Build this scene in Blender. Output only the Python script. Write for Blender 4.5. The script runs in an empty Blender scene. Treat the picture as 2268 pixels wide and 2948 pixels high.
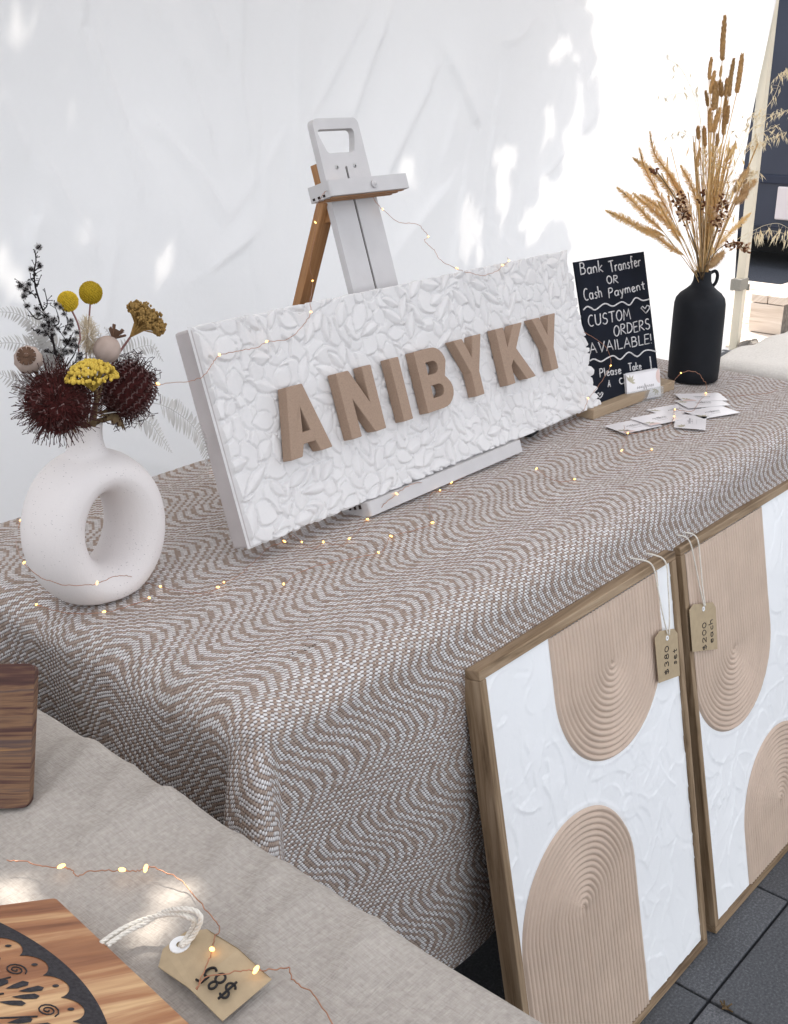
import bpy, bmesh, math, random
import numpy as np
from mathutils import Vector, Matrix, Quaternion

# ------------------------------------------------------------------ camera, light, exposure
SC = bpy.context.scene
PITCH = math.radians(21.25); YAW = math.radians(41.43); CAMZ = 0.53; GROUND = -0.676
cam_data = bpy.data.cameras.new('camera'); cam = bpy.data.objects.new('camera', cam_data); SC.collection.objects.link(cam)
cam_data.sensor_fit = 'HORIZONTAL'; cam_data.sensor_width = 36.0; cam_data.lens = 51.38
cam_data.clip_start = 0.02; cam_data.clip_end = 400.0
_fh = Vector((math.cos(YAW), math.sin(YAW), 0)); _rt = Vector((math.sin(YAW), -math.cos(YAW), 0))
_fw = _fh * math.cos(PITCH) - Vector((0, 0, math.sin(PITCH))); _up = _rt.cross(_fw)
cam.matrix_world = Matrix(((_rt.x, _up.x, -_fw.x, 0), (_rt.y, _up.y, -_fw.y, 0), (_rt.z, _up.z, -_fw.z, CAMZ), (0, 0, 0, 1)))
SC.camera = cam
SUN = Vector((0.29, 0.52, 0.80)).normalized()
world = bpy.data.worlds.new('World'); SC.world = world; world.use_nodes = True
_nt = world.node_tree; _nt.nodes.clear()
_sky = _nt.nodes.new('ShaderNodeTexSky'); _sky.sky_type = 'NISHITA'; _sky.sun_disc = False
_sky.sun_elevation = math.asin(SUN.z); _sky.sun_rotation = math.atan2(SUN.x, SUN.y)
_bg = _nt.nodes.new('ShaderNodeBackground'); _bg.inputs['Strength'].default_value = 0.15
_out = _nt.nodes.new('ShaderNodeOutputWorld')
_sky.dust_density = 2.0
_hs = _nt.nodes.new('ShaderNodeHueSaturation'); _hs.inputs['Saturation'].default_value = 0.22   # the phone's white balance for open shade
_nt.links.new(_sky.outputs[0], _hs.inputs['Color']); _nt.links.new(_hs.outputs[0], _bg.inputs[0]); _nt.links.new(_bg.outputs[0], _out.inputs[0])
sun_d = bpy.data.lights.new('sun', 'SUN'); sun_d.energy = 2.2; sun_d.angle = math.radians(0.55); sun_d.color = (1.0, 0.94, 0.85)
sun = bpy.data.objects.new('sun', sun_d); SC.collection.objects.link(sun)
sun.rotation_euler = SUN.to_track_quat('Z', 'Y').to_euler()
SC.view_settings.view_transform = 'Standard'; SC.view_settings.look = 'None'
SC.view_settings.exposure = 1.82; SC.view_settings.gamma = 1.0; SC.view_settings.use_curve_mapping = False
SC.cycles.use_denoising = True; SC.cycles.max_bounces = 8; SC.cycles.diffuse_bounces = 5; SC.cycles.transmission_bounces = 6
SC.cycles.transparent_max_bounces = 8; SC.cycles.sample_clamp_indirect = 6.0; SC.cycles.caustics_reflective = False; SC.cycles.caustics_refractive = False

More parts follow.
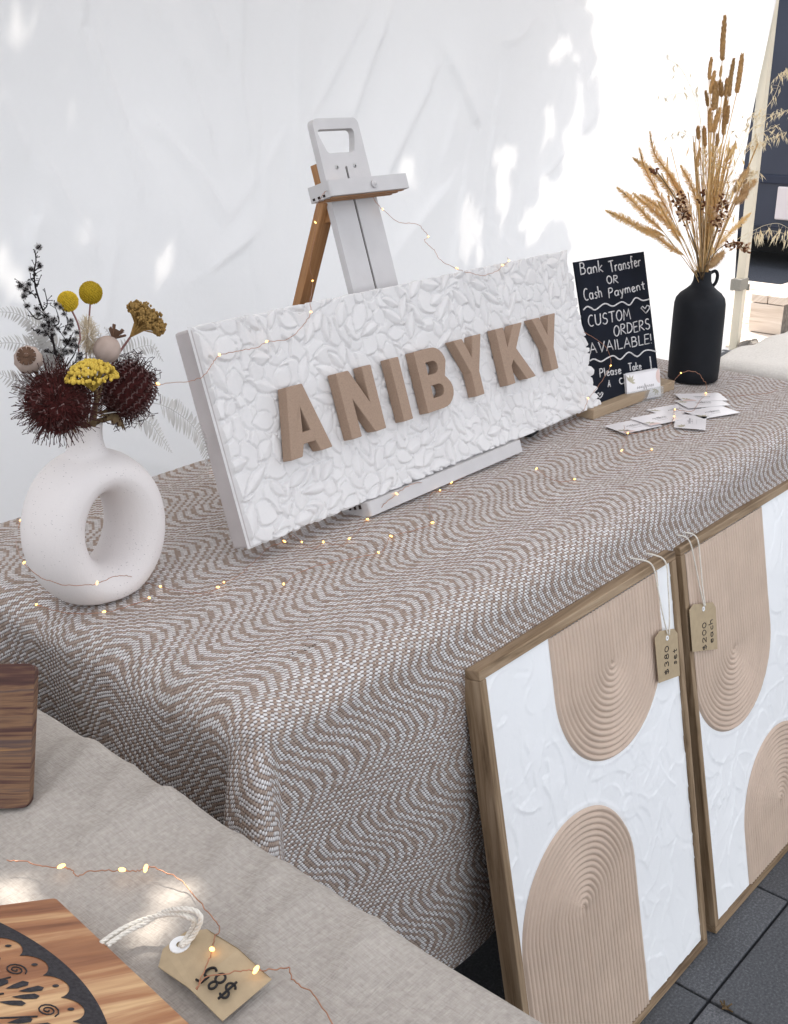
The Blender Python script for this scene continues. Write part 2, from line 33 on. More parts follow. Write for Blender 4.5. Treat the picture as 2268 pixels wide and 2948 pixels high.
# ------------------------------------------------------------------ measured world coordinates (metres)
D={'sign':{'O':(0.7857,0.911,0.0221),'a':(0.9992,0.0395,-0.0062),'b':(-0.0067,0.3165,0.9486),'n':(0.0395,-0.9478,0.3165),'W':0.7983,'H':0.2573},'board':{'O':(1.5887,0.9446,0.012),'a':(0.9995,-0.0139,-0.0293),'b':(0.0319,0.2626,0.9644),'n':(-0.0057,-0.9648,0.2629),'W':0.2137,'H':0.2415},'paint1':{'O':(0.862,0.5244,-0.674),'a':(1.0,0.0056,0.0007),'b':(-0.0017,0.185,0.9827),'n':(0.0054,-0.9827,0.185),'W':0.4401,'H':0.6141},'paint2':{'O':(1.3294,0.5271,-0.674),'a':(1.0,0.0,0.0),'b':(0.0,0.1982,0.9802),'n':(0.0,-0.9802,0.1982),'W':0.4401,'H':0.6084},'wires':[[(0.6782,1.228,0.004),(0.6369,1.1719,0.004),(0.5082,0.925,0.092),(0.5113,0.918,0.085),(0.5212,0.915,0.0733),(0.5404,0.914,0.0602),(0.5634,0.914,0.0514),(0.5808,0.916,0.0467),(0.608,0.925,0.0424),(0.6317,0.935,0.0321),(0.6683,0.9698,0.004),(0.6703,0.9536,0.004),(0.6729,0.937,0.004),(0.6841,0.9041,0.004),(0.698,0.8857,0.004),(0.7149,0.8894,0.004),(0.7264,0.8929,0.004),(0.7521,0.8961,0.004),(0.7947,0.9142,0.004),(0.8287,0.9303,0.004),(0.8519,0.9284,0.004),(0.8744,0.9361,0.004),(0.8643,0.9111,0.004),(0.8607,0.8861,0.004),(0.8815,0.8916,0.004),(0.8902,0.8687,0.004),(0.9101,0.8755,0.004),(0.946,0.8893,0.004),(0.9718,0.9026,0.004)],[(0.6399,0.9316,0.004),(0.6469,0.9225,0.004),(0.6207,0.9239,0.004),(0.5948,0.9307,0.004),(0.5697,0.9566,0.004),(0.5574,0.9994,0.004)],[(0.6743,0.93,0.2294),(0.6709,0.91,0.2384),(0.7454,0.9638,0.217),(0.7648,0.9626,0.2173),(0.7755,0.9633,0.2211),(0.7874,0.9662,0.2282),(0.8009,0.9683,0.2362),(0.8317,0.9695,0.2358),(0.8591,0.9704,0.235),(0.8761,0.9721,0.238),(0.9115,0.9729,0.2361),(0.9392,0.9773,0.2458),(0.9596,0.9825,0.2589),(0.977,1.001,0.2678),(1.0989,1.12,0.2637),(1.0755,1.1,0.2922),(1.0648,1.08,0.3272),(1.0576,1.07,0.3501),(1.0536,1.0607,0.3738),(1.0448,1.0421,0.3886),(1.0843,1.0683,0.3929),(1.1205,1.0857,0.3961),(1.1582,1.0879,0.3981),(1.1753,1.0845,0.3858),(1.1763,1.0759,0.3724),(1.1899,1.0709,0.3559),(1.2468,1.09,0.3325),(1.2972,1.1,0.3247),(1.3174,1.1,0.3102),(1.324,1.1,0.3029),(1.3032,1.09,0.3008),(1.314,1.08,0.2869),(1.3061,1.06,0.2745),(1.3064,1.03,0.2655),(1.2966,1.0005,0.2643),(1.3256,0.9972,0.2571),(1.3623,0.9993,0.259),(1.3829,1.0039,0.2637),(1.4044,1.0081,0.2675),(1.4091,1.0149,0.2715)],[(1.5854,0.9818,0.1345),(1.5737,0.9677,0.1344),(1.607,0.9606,0.1166),(1.6233,0.9559,0.0998),(1.6214,0.9475,0.0766),(1.5632,0.9351,0.0528),(1.5439,0.9355,0.042),(1.5334,0.9333,0.0399),(1.5131,0.928,0.0266),(1.5176,0.9492,0.004),(1.4699,0.9445,0.004),(1.4054,0.9337,0.004)],[(1.8147,0.9379,0.004),(1.7252,0.88,0.0454),(1.7227,0.87,0.0567),(1.7438,0.865,0.0578),(1.7672,0.86,0.0499),(1.7795,0.855,0.0361),(1.7811,0.85,0.0305),(1.7994,0.8575,0.008),(1.735,0.8389,0.008),(1.6787,0.8225,0.008),(1.6701,0.8479,0.008),(1.6324,0.8288,0.008),(1.5945,0.8178,0.004),(1.5525,0.8225,0.004),(1.5014,0.8385,0.008),(1.5346,0.8657,0.008)],[(1.51,0.8426,0.004),(1.4679,0.8228,0.004),(1.4301,0.8063,0.004),(1.4263,0.7805,0.004),(1.4642,0.7752,0.004)],[(1.8229,0.8636,0.004),(1.8258,0.8254,0.004),(1.865,0.7984,0.004),(1.8899,0.7807,0.004),(1.9273,0.7812,0.004)],[(0.9958,0.9083,0.004),(1.0045,0.904,0.015),(1.0318,0.906,0.0208),(1.0498,0.9079,0.0241),(1.0758,0.909,0.0241),(1.1321,0.919,0.004),(1.1503,0.9091,0.004),(1.1858,0.9125,0.004)],[(1.1278,0.882,0.004),(1.1149,0.9007,0.004),(1.094,0.8998,0.004),(1.0484,0.8637,0.004),(1.0172,0.8332,0.004),(0.9774,0.8365,0.004),(0.9494,0.8427,0.004),(0.9207,0.8261,0.004),(0.902,0.8204,0.004),(0.8643,0.8353,0.004),(0.8114,0.8505,0.004),(0.7671,0.8398,0.004)],[(1.2753,0.854,0.004),(1.2516,0.805,0.004),(1.2737,0.7886,0.004)]],'wires_front':[[(0.3095,0.6407,0.0085),(0.3181,0.6298,0.0085),(0.3227,0.6172,0.0085),(0.3314,0.6057,0.0085),(0.334,0.5977,0.0085),(0.3329,0.5889,0.0085),(0.342,0.5875,0.0085),(0.3499,0.579,0.0085),(0.3579,0.57,0.0085),(0.3624,0.5638,0.0085),(0.3694,0.5592,0.0085),(0.3749,0.5564,0.0085),(0.3779,0.5292,0.0085),(0.3712,0.4972,0.0085),(0.3662,0.476,0.0085),(0.3535,0.4657,0.014),(0.3455,0.4582,0.015),(0.3359,0.4503,0.016),(0.3168,0.4384,0.016),(0.3248,0.4401,0.018),(0.3418,0.4275,0.019),(0.3508,0.4229,0.016),(0.3643,0.4213,0.0085),(0.3709,0.4157,0.0085),(0.3655,0.4056,0.0085),(0.3659,0.389,0.0085),(0.3575,0.3631,0.0085)]],'bulbs':[(0.6782,1.228,0.004),(0.506,0.92,0.0928),(0.5795,0.914,0.0477),(0.6729,0.937,0.004),(0.6469,0.9225,0.004),(0.5948,0.9307,0.004),(0.5574,0.9994,0.004),(0.7137,0.888,0.004),(0.7264,0.8929,0.004),(0.8519,0.9284,0.004),(0.8643,0.9111,0.004),(0.8815,0.8916,0.004),(0.9101,0.8755,0.004),(0.9718,0.9026,0.004),(0.7671,0.8398,0.004),(0.902,0.8204,0.004),(0.9494,0.8427,0.004),(1.0172,0.8332,0.004),(1.1149,0.9007,0.004),(1.1503,0.9091,0.004),(1.0308,0.9051,0.0213),(1.2753,0.854,0.004),(1.2737,0.7886,0.004),(0.6709,0.91,0.2384),(0.8001,0.9673,0.2365),(0.8752,0.9711,0.2383),(0.9587,0.9815,0.2592),(1.0989,1.12,0.2637),(1.0576,1.07,0.3501),(1.1205,1.0857,0.3961),(1.1899,1.0709,0.3559),(1.324,1.1,0.3029),(1.3064,1.03,0.2655),(1.3829,1.0039,0.2637),(1.4044,1.0081,0.2675),(1.6211,0.9472,0.0756),(1.5318,0.9324,0.0404),(1.7227,0.87,0.0567),(1.7994,0.8575,0.008),(1.6701,0.8479,0.008),(1.6324,0.8288,0.008),(1.5014,0.8385,0.008),(1.4301,0.8063,0.004),(1.4642,0.7752,0.004)],'bulbs_front':[(0.3314,0.6057,0.0085),(0.3575,0.5704,0.0085),(0.3694,0.5592,0.0085),(0.3449,0.4575,0.015),(0.3508,0.4229,0.016)],'mouth':(0.6275,0.975,0.1921),'banksia':[((0.5707,0.935,0.2369),),((0.6727,0.965,0.2217),)],'yarrow':[(0.5914,0.905,0.2686),(0.6106,0.93,0.2346)],'billy':[((0.6219,0.98,0.3205),[(0.6252,0.98,0.3111),(0.6307,0.98,0.2964),(0.6315,0.98,0.2815),(0.6278,0.98,0.2643),(0.6344,0.98,0.2098)]),((0.6557,0.99,0.3233),[(0.6541,0.99,0.3137),(0.649,0.99,0.2892),(0.6432,0.99,0.2615),(0.6444,0.99,0.2058)])],'yarrow2':[(0.6953,0.985,0.2718),(0.6663,0.98,0.2483),(0.7043,0.985,0.2788)],'poppy':[((0.5537,0.95,0.2787),(0.5344,0.925,0.2963),[(0.5592,0.95,0.2693),(0.5663,0.95,0.2516),(0.6044,0.95,0.2159)]),((0.6518,0.965,0.2692),(0.6608,0.965,0.2796),[(0.6506,0.965,0.2581),(0.6452,0.965,0.241),(0.6308,0.965,0.2072)])],'sprig':[[(0.6339,0.975,0.2046),(0.6085,0.975,0.2374),(0.5976,0.975,0.2705),(0.5932,0.975,0.3001),(0.5894,0.975,0.3205),(0.5862,0.975,0.339),(0.5851,0.975,0.3543),(0.5865,0.975,0.3651),(0.5908,0.975,0.3741)],[(0.5861,0.975,0.3293),(0.5795,0.975,0.3351),(0.5724,0.975,0.3402)],[(0.5724,0.975,0.3402),(0.5686,0.975,0.3468)],[(0.5795,0.975,0.3351),(0.5692,0.975,0.3338)],[(0.5858,0.975,0.3419),(0.579,0.975,0.3496)],[(0.5891,0.975,0.3525),(0.5848,0.975,0.3461)],[(0.5864,0.975,0.3404),(0.5927,0.975,0.3465)],[(0.5853,0.975,0.3557),(0.5929,0.975,0.3603)],[(0.5906,0.975,0.3175),(0.596,0.975,0.3223),(0.5932,0.975,0.3381)],[(0.5919,0.975,0.3088),(0.5802,0.975,0.3106),(0.5751,0.975,0.3198),(0.5733,0.975,0.3242)],[(0.5953,0.975,0.2912),(0.5801,0.975,0.2979)],[(0.5948,0.975,0.2998),(0.6042,0.975,0.3041),(0.6031,0.975,0.3213)],[(0.6008,0.975,0.2699),(0.6136,0.975,0.2794),(0.6085,0.975,0.2919)],[(0.6085,0.975,0.2919),(0.618,0.975,0.302),(0.6114,0.975,0.3159)],[(0.6136,0.975,0.2794),(0.6232,0.975,0.2895)],[(0.5988,0.975,0.2805),(0.5884,0.975,0.3008)],[(0.6008,0.975,0.2699),(0.5933,0.975,0.2756)],[(0.607,0.975,0.2526),(0.6208,0.975,0.2693),(0.623,0.975,0.2807)],[(0.607,0.975,0.2526),(0.6273,0.975,0.2667)],[(0.6055,0.975,0.2544),(0.5994,0.975,0.2716)],[(0.6085,0.975,0.2919),(0.599,0.975,0.3077)],[(0.5928,0.975,0.2973),(0.5885,0.975,0.3136),(0.5853,0.975,0.3197)]],'sprigballs':[(0.5932,0.975,0.3769),(0.5854,0.975,0.3564),(0.5925,0.975,0.3596),(0.5697,0.975,0.3433),(0.5723,0.975,0.3395),(0.5797,0.975,0.3427),(0.5692,0.975,0.3338),(0.5733,0.975,0.3238),(0.5852,0.975,0.319),(0.6031,0.975,0.3213),(0.6115,0.975,0.3166),(0.6132,0.975,0.3099),(0.616,0.975,0.2994),(0.6196,0.975,0.3017),(0.6224,0.975,0.2904),(0.5846,0.975,0.3142),(0.5899,0.975,0.312),(0.5955,0.975,0.3054),(0.5981,0.975,0.3072),(0.5871,0.975,0.3025),(0.5916,0.975,0.3003),(0.5953,0.975,0.2976),(0.5816,0.975,0.2977),(0.5892,0.975,0.2943),(0.6093,0.975,0.2918),(0.601,0.975,0.2909),(0.6138,0.975,0.2816),(0.5925,0.975,0.2758),(0.5989,0.975,0.2746),(0.6009,0.975,0.2706),(0.6143,0.975,0.2719),(0.6107,0.975,0.2696),(0.6273,0.975,0.2667),(0.6012,0.975,0.2662),(0.6189,0.975,0.2814)],'ferns':[[(0.6362,1.0,0.1993),(0.6171,1.0,0.2706),(0.5957,1.0,0.2977),(0.5768,1.0,0.312),(0.5587,1.0,0.3168),(0.5467,1.0,0.3179)],[(0.6362,1.0,0.1993),(0.608,1.0,0.2647),(0.5851,1.0,0.279),(0.5699,1.0,0.2845),(0.5545,1.0,0.2868),(0.5422,1.0,0.2864)],[(0.6174,0.96,0.2111),(0.5877,0.96,0.2427),(0.5568,0.96,0.2518),(0.5367,0.96,0.2628),(0.5257,0.96,0.2705)],[(0.6408,0.97,0.2025),(0.6775,0.97,0.2056),(0.7127,0.97,0.1982),(0.7426,0.97,0.1786),(0.7651,0.97,0.1533),(0.7754,0.97,0.1232),(0.7753,0.97,0.0951)],[(0.6309,0.955,0.2076),(0.6572,0.955,0.2034),(0.6886,0.955,0.1854),(0.7021,0.955,0.1661),(0.7158,0.955,0.1447)],[(0.6638,1.01,0.1914),(0.6742,1.01,0.2514),(0.6731,1.01,0.2733),(0.6635,1.01,0.2841)],[(0.6656,1.01,0.191),(0.6951,1.01,0.2397),(0.7113,1.01,0.2496),(0.7385,1.01,0.2513),(0.7545,1.01,0.2305)],[(0.6623,1.005,0.1927),(0.6853,1.005,0.2502),(0.684,1.005,0.2723),(0.6778,1.005,0.2825)],[(0.6426,1.01,0.196),(0.6172,1.01,0.2464),(0.6033,1.01,0.2699),(0.5914,1.01,0.3042)]],'bmouth':(1.8811,0.94,0.2039),'heads':[((1.9045,0.943,0.6206),(1.9102,0.943,0.5521),0.0047),((1.9288,0.9525,0.5435),(1.9277,0.9525,0.5258),0.0027),((1.8395,0.9275,0.5556),(1.8382,0.9275,0.5217),0.0035),((1.8814,0.9406,0.5346),(1.8741,0.9406,0.4998),0.0041),((1.9963,0.9636,0.5552),(1.9922,0.9636,0.4937),0.0043),((2.0275,0.9638,0.5635),(2.0214,0.9638,0.4991),0.0049),((1.8826,0.9175,0.5238),(1.8816,0.9175,0.4956),0.0038),((1.8683,0.9224,0.5195),(1.8789,0.9224,0.4956),0.0046),((1.835,0.9131,0.5176),(1.8347,0.9131,0.4747),0.0054),((1.8474,0.9364,0.5045),(1.86,0.9364,0.4804),0.0032),((1.8218,0.9118,0.4772),(1.8289,0.9118,0.4402),0.0041),((1.9088,0.9374,0.475),(1.8916,0.9374,0.4373),0.0049),((1.9513,0.9489,0.4943),(1.9557,0.9489,0.4301),0.0043),((1.9171,0.9267,0.4795),(1.9162,0.9267,0.4503),0.0038),((1.8599,0.9506,0.4469),(1.8666,0.9506,0.4265),0.0041),((1.8724,0.9455,0.4467),(1.8818,0.9455,0.4148),0.0043),((1.7976,0.9114,0.4164),(1.7915,0.9114,0.3872),0.0032),((1.9946,0.9435,0.4136),(1.961,0.9435,0.3834),0.0041),((1.8836,0.9256,0.4357),(1.8856,0.9256,0.4154),0.0035)],'plumes':[[(1.6419,0.92,0.4474),(1.6649,0.92,0.4125),(1.7306,0.92,0.3707),(1.7911,0.92,0.3266)],[(1.6402,0.935,0.4223),(1.6649,0.935,0.3888),(1.7114,0.935,0.3493),(1.7714,0.935,0.3)],[(1.6493,0.95,0.4068),(1.7148,0.95,0.3808),(1.7652,0.95,0.3557),(1.8081,0.95,0.3301)],[(1.7893,0.965,0.4003),(1.7928,0.965,0.3755),(1.8024,0.965,0.3409),(1.8265,0.965,0.3021)],[(1.7523,0.92,0.3911),(1.783,0.92,0.3674),(1.8132,0.92,0.3385),(1.8351,0.92,0.3048)],[(1.5817,0.935,0.3668),(1.6333,0.935,0.3421),(1.6812,0.935,0.3145),(1.7411,0.935,0.2846)],[(1.6575,0.95,0.3522),(1.7248,0.95,0.3208),(1.7758,0.95,0.2961),(1.832,0.95,0.2558)],[(1.7065,0.965,0.3456),(1.7754,0.965,0.3179),(1.83,0.965,0.283),(1.8756,0.965,0.2548)],[(1.6836,0.92,0.3415),(1.713,0.92,0.3151),(1.7455,0.92,0.29),(1.7849,0.92,0.2587)],[(1.5535,0.935,0.3348),(1.6028,0.935,0.3191),(1.6661,0.935,0.2984),(1.7471,0.935,0.2772)],[(1.6723,0.95,0.2977),(1.7413,0.95,0.2776),(1.7981,0.95,0.2522),(1.8516,0.95,0.2322)],[(2.1377,0.965,0.2795),(2.0776,0.965,0.2577),(2.0248,0.965,0.2372),(1.9847,0.965,0.216)],[(1.7101,0.92,0.3827),(1.748,0.92,0.352),(1.788,0.92,0.3178),(1.8186,0.92,0.2877)]],'tails':[((2.068,0.93,0.3477),(2.0094,0.93,0.3296),0.0081),((2.0355,0.93,0.3278),(1.9911,0.93,0.3127),0.0081),((1.943,0.92,0.2312),(1.8941,0.92,0.2098),0.0095),((2.0305,0.93,0.3695),(1.9807,0.93,0.3328),0.0092)],'pods':[[(1.7125,0.9,0.3428),(1.7404,0.9,0.3187),(1.7594,0.9,0.2948),(1.7916,0.9,0.2553)],[(1.8713,0.9,0.3309),(1.8725,0.9,0.3031),(1.8631,0.9,0.2759),(1.8447,0.9,0.2426)],[(1.6264,0.9,0.3906),(1.6518,0.9,0.3809),(1.7244,0.9,0.3288),(1.7967,0.9,0.2547)],[(1.8045,0.9,0.3471),(1.7963,0.9,0.3276),(1.8021,0.9,0.3),(1.8171,0.9,0.2525)],[(1.9997,0.9,0.2295),(1.9626,0.9,0.2421),(1.9221,0.9,0.2499),(1.8806,0.9,0.2447),(1.8339,0.9,0.2214)]],'oats':[[(1.6751,0.92,0.554),(1.7215,0.92,0.5404),(1.7641,0.92,0.5096),(1.7947,0.92,0.4755),(1.8184,0.92,0.4316),(1.8579,0.92,0.3167)],[(1.703,0.93,0.4998),(1.7477,0.93,0.5013),(1.7945,0.93,0.5008),(1.819,0.93,0.4748),(1.8479,0.93,0.4079)],[(1.7561,0.94,0.4333),(1.7779,0.94,0.4411),(1.8084,0.94,0.4313),(1.8523,0.94,0.3847)],[(2.1889,0.95,0.4418),(2.1192,0.95,0.4292),(2.0652,0.95,0.4117),(2.0163,0.95,0.3802),(1.9565,0.95,0.2824)],[(2.2551,0.96,0.4676),(2.1817,0.96,0.4592),(2.1254,0.96,0.4434),(2.0727,0.96,0.4208),(1.9771,0.96,0.2798)],[(2.1505,0.92,0.5445),(2.1071,0.92,0.528),(2.0819,0.92,0.493),(2.0285,0.92,0.4566),(1.9633,0.92,0.4077),(1.8947,0.92,0.2902)],[(2.1723,0.93,0.428),(2.1019,0.93,0.4182),(2.0518,0.93,0.4082),(2.0001,0.93,0.3891),(1.9208,0.93,0.2871)],[(1.8967,0.94,0.4144),(1.896,0.94,0.3938),(1.9037,0.94,0.3353),(1.9141,0.94,0.2385)],[(2.0061,0.95,0.3298),(1.973,0.95,0.3297),(1.9363,0.95,0.3252),(1.9265,0.95,0.2971),(1.9345,0.95,0.2354)],[(2.1068,0.96,0.4682),(2.0755,0.96,0.4545),(2.0315,0.96,0.4031),(1.9883,0.96,0.3035)],[(2.0585,0.92,0.3672),(2.015,0.92,0.3576),(1.9379,0.92,0.3341),(1.8894,0.92,0.2669)],[(2.2751,0.93,0.2324),(2.2407,0.93,0.245),(2.19,0.93,0.2585),(2.1331,0.93,0.2604),(2.0922,0.93,0.2562),(2.0487,0.93,0.2507),(2.0105,0.93,0.244),(1.9208,0.93,0.2193)],[(2.28,0.93,0.2168),(2.2454,0.93,0.2296),(2.1994,0.93,0.2415),(2.1538,0.93,0.2477),(2.1107,0.93,0.2496),(2.07,0.93,0.2468),(2.0131,0.93,0.2333),(1.9216,0.93,0.2158)]],'bottle':(1.926,0.9538,0.0),'tagA':[(0.359,0.518),(0.373,0.523),(0.41,0.513),(0.419,0.503),(0.416,0.442),(0.359,0.454)],'tagB':[(0.001,0.518),(0.013,0.522),(0.069,0.506),(0.077,0.495),(0.071,0.433),(-0.001,0.456)],'holeA':(0.39,0.507),'holeB':(0.04,0.506),'cordA':[[(0.335,0.636),(0.358,0.627),(0.372,0.615),(0.378,0.582),(0.383,0.545),(0.389,0.513)],[(0.378,0.629),(0.399,0.62),(0.407,0.607),(0.405,0.573),(0.401,0.539),(0.393,0.511)]],'cordB':[[(-0.02,0.631),(0.006,0.625),(0.02,0.614),(0.028,0.582),(0.034,0.543),(0.039,0.511)],[(0.003,0.63),(0.029,0.622),(0.043,0.61),(0.044,0.577),(0.042,0.54),(0.042,0.51)]],'tagC':[(0.3271,0.4925,0.008),(0.3188,0.4793,0.008),(0.317,0.4156,0.008),(0.356,0.4217,0.008),(0.3586,0.4662,0.008),(0.3542,0.4957,0.008)],'holeC':(0.3382,0.4818,0.008),'ropeC':[[(0.3034,0.5182,0.012),(0.3183,0.5191,0.012),(0.3311,0.5142,0.014),(0.3384,0.5034,0.02),(0.3421,0.4879,0.028),(0.3441,0.4771,0.03),(0.3469,0.4765,0.024),(0.3448,0.4806,0.014),(0.3356,0.4781,0.012)],[(0.3052,0.5137,0.012),(0.3205,0.5141,0.012),(0.3324,0.5101,0.014),(0.3403,0.5017,0.022),(0.3428,0.4866,0.032),(0.3474,0.4753,0.034),(0.3484,0.4718,0.028),(0.3439,0.4766,0.014),(0.3357,0.4779,0.012)]],'text85':[(0.3322,0.4264,0.009),(0.3359,0.4618,0.009)],'cards':[[(1.7291,0.8694,0.003),(1.7793,0.8868,0.003),(1.8166,0.8515,0.003),(1.7864,0.8137,0.003)],[(1.6987,0.8519,0.003),(1.7465,0.8629,0.003),(1.7806,0.8309,0.003),(1.7676,0.806,0.003)],[(1.6799,0.8354,0.003),(1.6805,0.7858,0.003),(1.7407,0.7727,0.003),(1.7421,0.8117,0.003)],[(1.6718,0.8761,0.003),(1.6526,0.8539,0.003),(1.7065,0.8367,0.003),(1.7157,0.8648,0.003)],[(1.598,0.8732,0.003),(1.5808,0.8419,0.003),(1.6264,0.8195,0.003),(1.6548,0.8551,0.003)],[(1.5934,0.8104,0.003),(1.6283,0.7651,0.003),(1.6708,0.7907,0.003),(1.6507,0.8376,0.003)],[(1.5319,0.8892,0.003),(1.5139,0.8531,0.003),(1.5883,0.8311,0.003),(1.5937,0.872,0.003)]],'holder':[(1.667,0.936,0.0),(1.7467,0.9127,0.0)],'holder_top':[(1.5923,0.9,0.0693),(1.6978,0.9,0.0609)],'words':[('Bank',(0.003,0.22),(0.074,0.219),0.019),('Transfer',(0.091,0.216),(0.196,0.218),0.019),('OR',(0.077,0.198),(0.116,0.196),0.013),('Cash',(0.002,0.177),(0.061,0.177),0.019),('Payment',(0.077,0.174),(0.199,0.177),0.016),('CUSTOM',(0.003,0.134),(0.14,0.131),0.018),('ORDERS',(0.075,0.108),(0.199,0.107),0.018),('AVAILABLE!',(-0.004,0.09),(0.2,0.08),0.017),('Please',(0.015,0.048),(0.084,0.044),0.014),('Take',(0.105,0.045),(0.15,0.041),0.013),('A',(0.034,0.028),(0.044,0.027),0.011),('CARD',(0.071,0.027),(0.127,0.023),0.01)],'waves':[[(-0.005,0.163),(0.007,0.167),(0.017,0.164),(0.03,0.159),(0.06,0.166),(0.084,0.159),(0.114,0.163),(0.137,0.155),(0.16,0.165),(0.182,0.158),(0.206,0.158)],[(-0.008,0.079),(0.005,0.08),(0.024,0.073),(0.045,0.076),(0.064,0.077),(0.084,0.068),(0.113,0.076),(0.138,0.065),(0.163,0.071),(0.182,0.07),(0.204,0.064)],[(0.18,0.059),(0.179,0.034)]],'hearts':[[(0.187,0.135),(0.173,0.146),(0.179,0.148),(0.186,0.143),(0.194,0.148),(0.202,0.146),(0.2,0.141),(0.187,0.135)],[(0.004,0.014),(-0.003,0.022),(0.003,0.024),(0.006,0.019),(0.013,0.023),(0.016,0.021),(0.011,0.016),(0.004,0.014)]],'boardrail':[(1.5653,0.93,0.031),(1.5826,0.93,0.0132),(1.8131,0.93,-0.0041),(1.8106,0.93,0.0093)],'creases':[[(1.525,0.624),(1.562,0.519),(1.64,0.274)],[(1.57,0.59),(1.62,0.416),(1.683,0.314),(1.805,0.073)],[(1.729,0.687),(1.788,0.579),(1.858,0.409)],[(1.764,0.645),(1.807,0.557)],[(1.704,0.421),(1.809,0.323),(1.889,0.218)],[(1.896,0.694),(1.938,0.597)],[(2.0,0.698),(1.977,0.518),(2.003,0.379)],[(2.181,0.706),(2.166,0.45),(2.144,0.287)],[(2.433,0.674),(2.24,0.449)],[(2.503,0.65),(2.36,0.429)],[(2.124,0.4),(2.046,0.31),(2.033,0.189)],[(2.026,0.378),(2.008,0.269),(1.897,0.184)],[(1.881,0.116),(1.809,0.056)],[(1.685,0.329),(1.809,0.056)],[(1.978,0.168),(1.999,0.014)],[(1.356,0.232),(1.323,0.146),(1.343,0.037)],[(2.725,0.562),(2.855,0.409)],[(3.537,0.398),(3.325,0.217)],[(3.626,0.767),(3.64,0.691),(3.655,0.449),(3.627,-0.046)],[(3.465,0.74),(3.636,0.69),(3.764,0.715),(4.082,0.742)],[(3.544,0.398),(3.476,0.039)],[(3.651,0.3),(3.615,0.054)],[(2.489,0.637),(2.372,0.426)],[(2.645,0.491),(2.486,0.257)],[(3.942,0.739),(3.952,0.661),(3.908,0.642)],[(3.735,0.701),(3.677,0.655),(3.693,0.604)],[(3.758,0.59),(4.084,0.584)],[(4.111,0.584),(4.053,0.369)],[(3.692,0.559),(3.665,0.502),(3.53,0.401)],[(4.342,0.675),(4.158,0.474),(4.023,0.328)],[(4.742,0.657),(4.641,0.416),(4.34,0.264)],[(4.706,0.415),(4.553,0.255)],[(4.023,0.328),(3.851,0.111),(3.749,-0.058)],[(4.326,-0.118),(4.145,-0.237)],[(3.92,0.156),(3.789,0.014)],[(4.138,-0.03),(4.289,0.079)],[(4.065,-0.091),(4.199,-0.386)],[(1.311,0.473),(1.347,0.39)],[(1.415,0.33),(1.495,0.173)],[(1.56,0.167),(1.515,0.012)],[(2.806,0.186),(2.761,-0.064)],[(2.456,0.211),(2.411,0.079)],[(2.971,0.445),(2.949,0.133)],[(1.787,0.058),(1.856,0.085),(1.976,0.133)],[(2.186,0.39),(2.246,0.226)],[(1.54,0.638),(1.553,0.679)],[(2.689,0.194),(2.531,0.067)],[(4.373,0.799),(4.175,0.671)],[(4.702,0.813),(4.535,0.602)],[(4.744,-0.012),(4.713,-0.308),(4.751,-0.627)]],'spots':[(1.381,0.64,0.023,0.03),(1.28,0.137,0.024,0.044),(1.464,0.184,0.016,0.029),(1.7,0.142,0.009,0.018),(3.324,0.395,0.035,0.064),(2.849,0.183,0.032,0.04),(2.871,0.075,0.028,0.039),(2.935,0.123,0.024,0.032),(3.058,0.189,0.038,0.035),(3.084,0.122,0.039,0.038),(3.024,0.298,0.016,0.029),(3.101,0.263,0.019,0.04),(3.246,0.028,0.05,0.047),(3.319,0.149,0.029,0.042),(3.451,0.324,0.048,0.069),(3.475,0.403,0.031,0.046),(3.308,0.62,0.02,0.04),(3.346,0.662,0.013,0.041),(3.454,0.601,0.013,0.033),(2.326,0.136,0.017,0.029),(2.585,0.304,0.012,0.027),(2.836,0.564,0.012,0.019),(2.955,0.007,0.022,0.027)],'edge':[(3.483,0.824),(3.518,0.699),(3.555,0.569),(3.582,0.434),(3.539,0.321),(3.459,0.244),(3.378,0.191),(3.362,0.134),(3.391,0.05),(3.513,-0.059),(3.5,-0.156)],'holes':[(0.3685,0.5278,0.0),(0.3382,0.5113,0.0),(0.2998,0.6218,0.0),(0.2956,0.6104,0.0)],'crl':[[(0.4649,0.7411),(0.4201,0.7163),(0.3634,0.6881)],[(0.4613,0.7411),(0.4222,0.7448),(0.3855,0.7258)],[(0.4614,0.6325),(0.4123,0.626),(0.3662,0.6274)],[(0.4512,0.5497),(0.3848,0.5254),(0.3423,0.5018)],[(0.4719,0.6965),(0.4052,0.6611)],[(0.4394,0.4636),(0.3847,0.4538),(0.3455,0.4299)],[(0.4559,0.4132),(0.4075,0.3997)],[(0.4609,0.6188),(0.4351,0.6341)],[(0.4438,0.5036),(0.401,0.4857)]],'bd1':[(0.357,0.69,0.0),(0.4012,0.7327,0.0922),(-0.6947,0.7193,0.0)],'bd2':[(0.3085,0.577,0.012),(0.0601,0.9982,0.0),(-0.9124,0.0549,0.4056)],'bd2c':(0.1842,0.0846,0.147),'t85a':(0.0555,0.0197),'t85b':(0.027,0.0185),'t85h':0.0128,'crumbs':[(0.7314,0.7612),(0.6993,0.7331),(0.6873,0.7189),(0.6892,0.7135),(0.6649,0.7174),(0.6442,0.7514),(0.68,0.7163),(0.8033,0.6131)],'twig':(1.2071,0.4514)}
# ------------------------------------------------------------------ helpers
V = Vector
COL = SC.collection
PI = math.pi

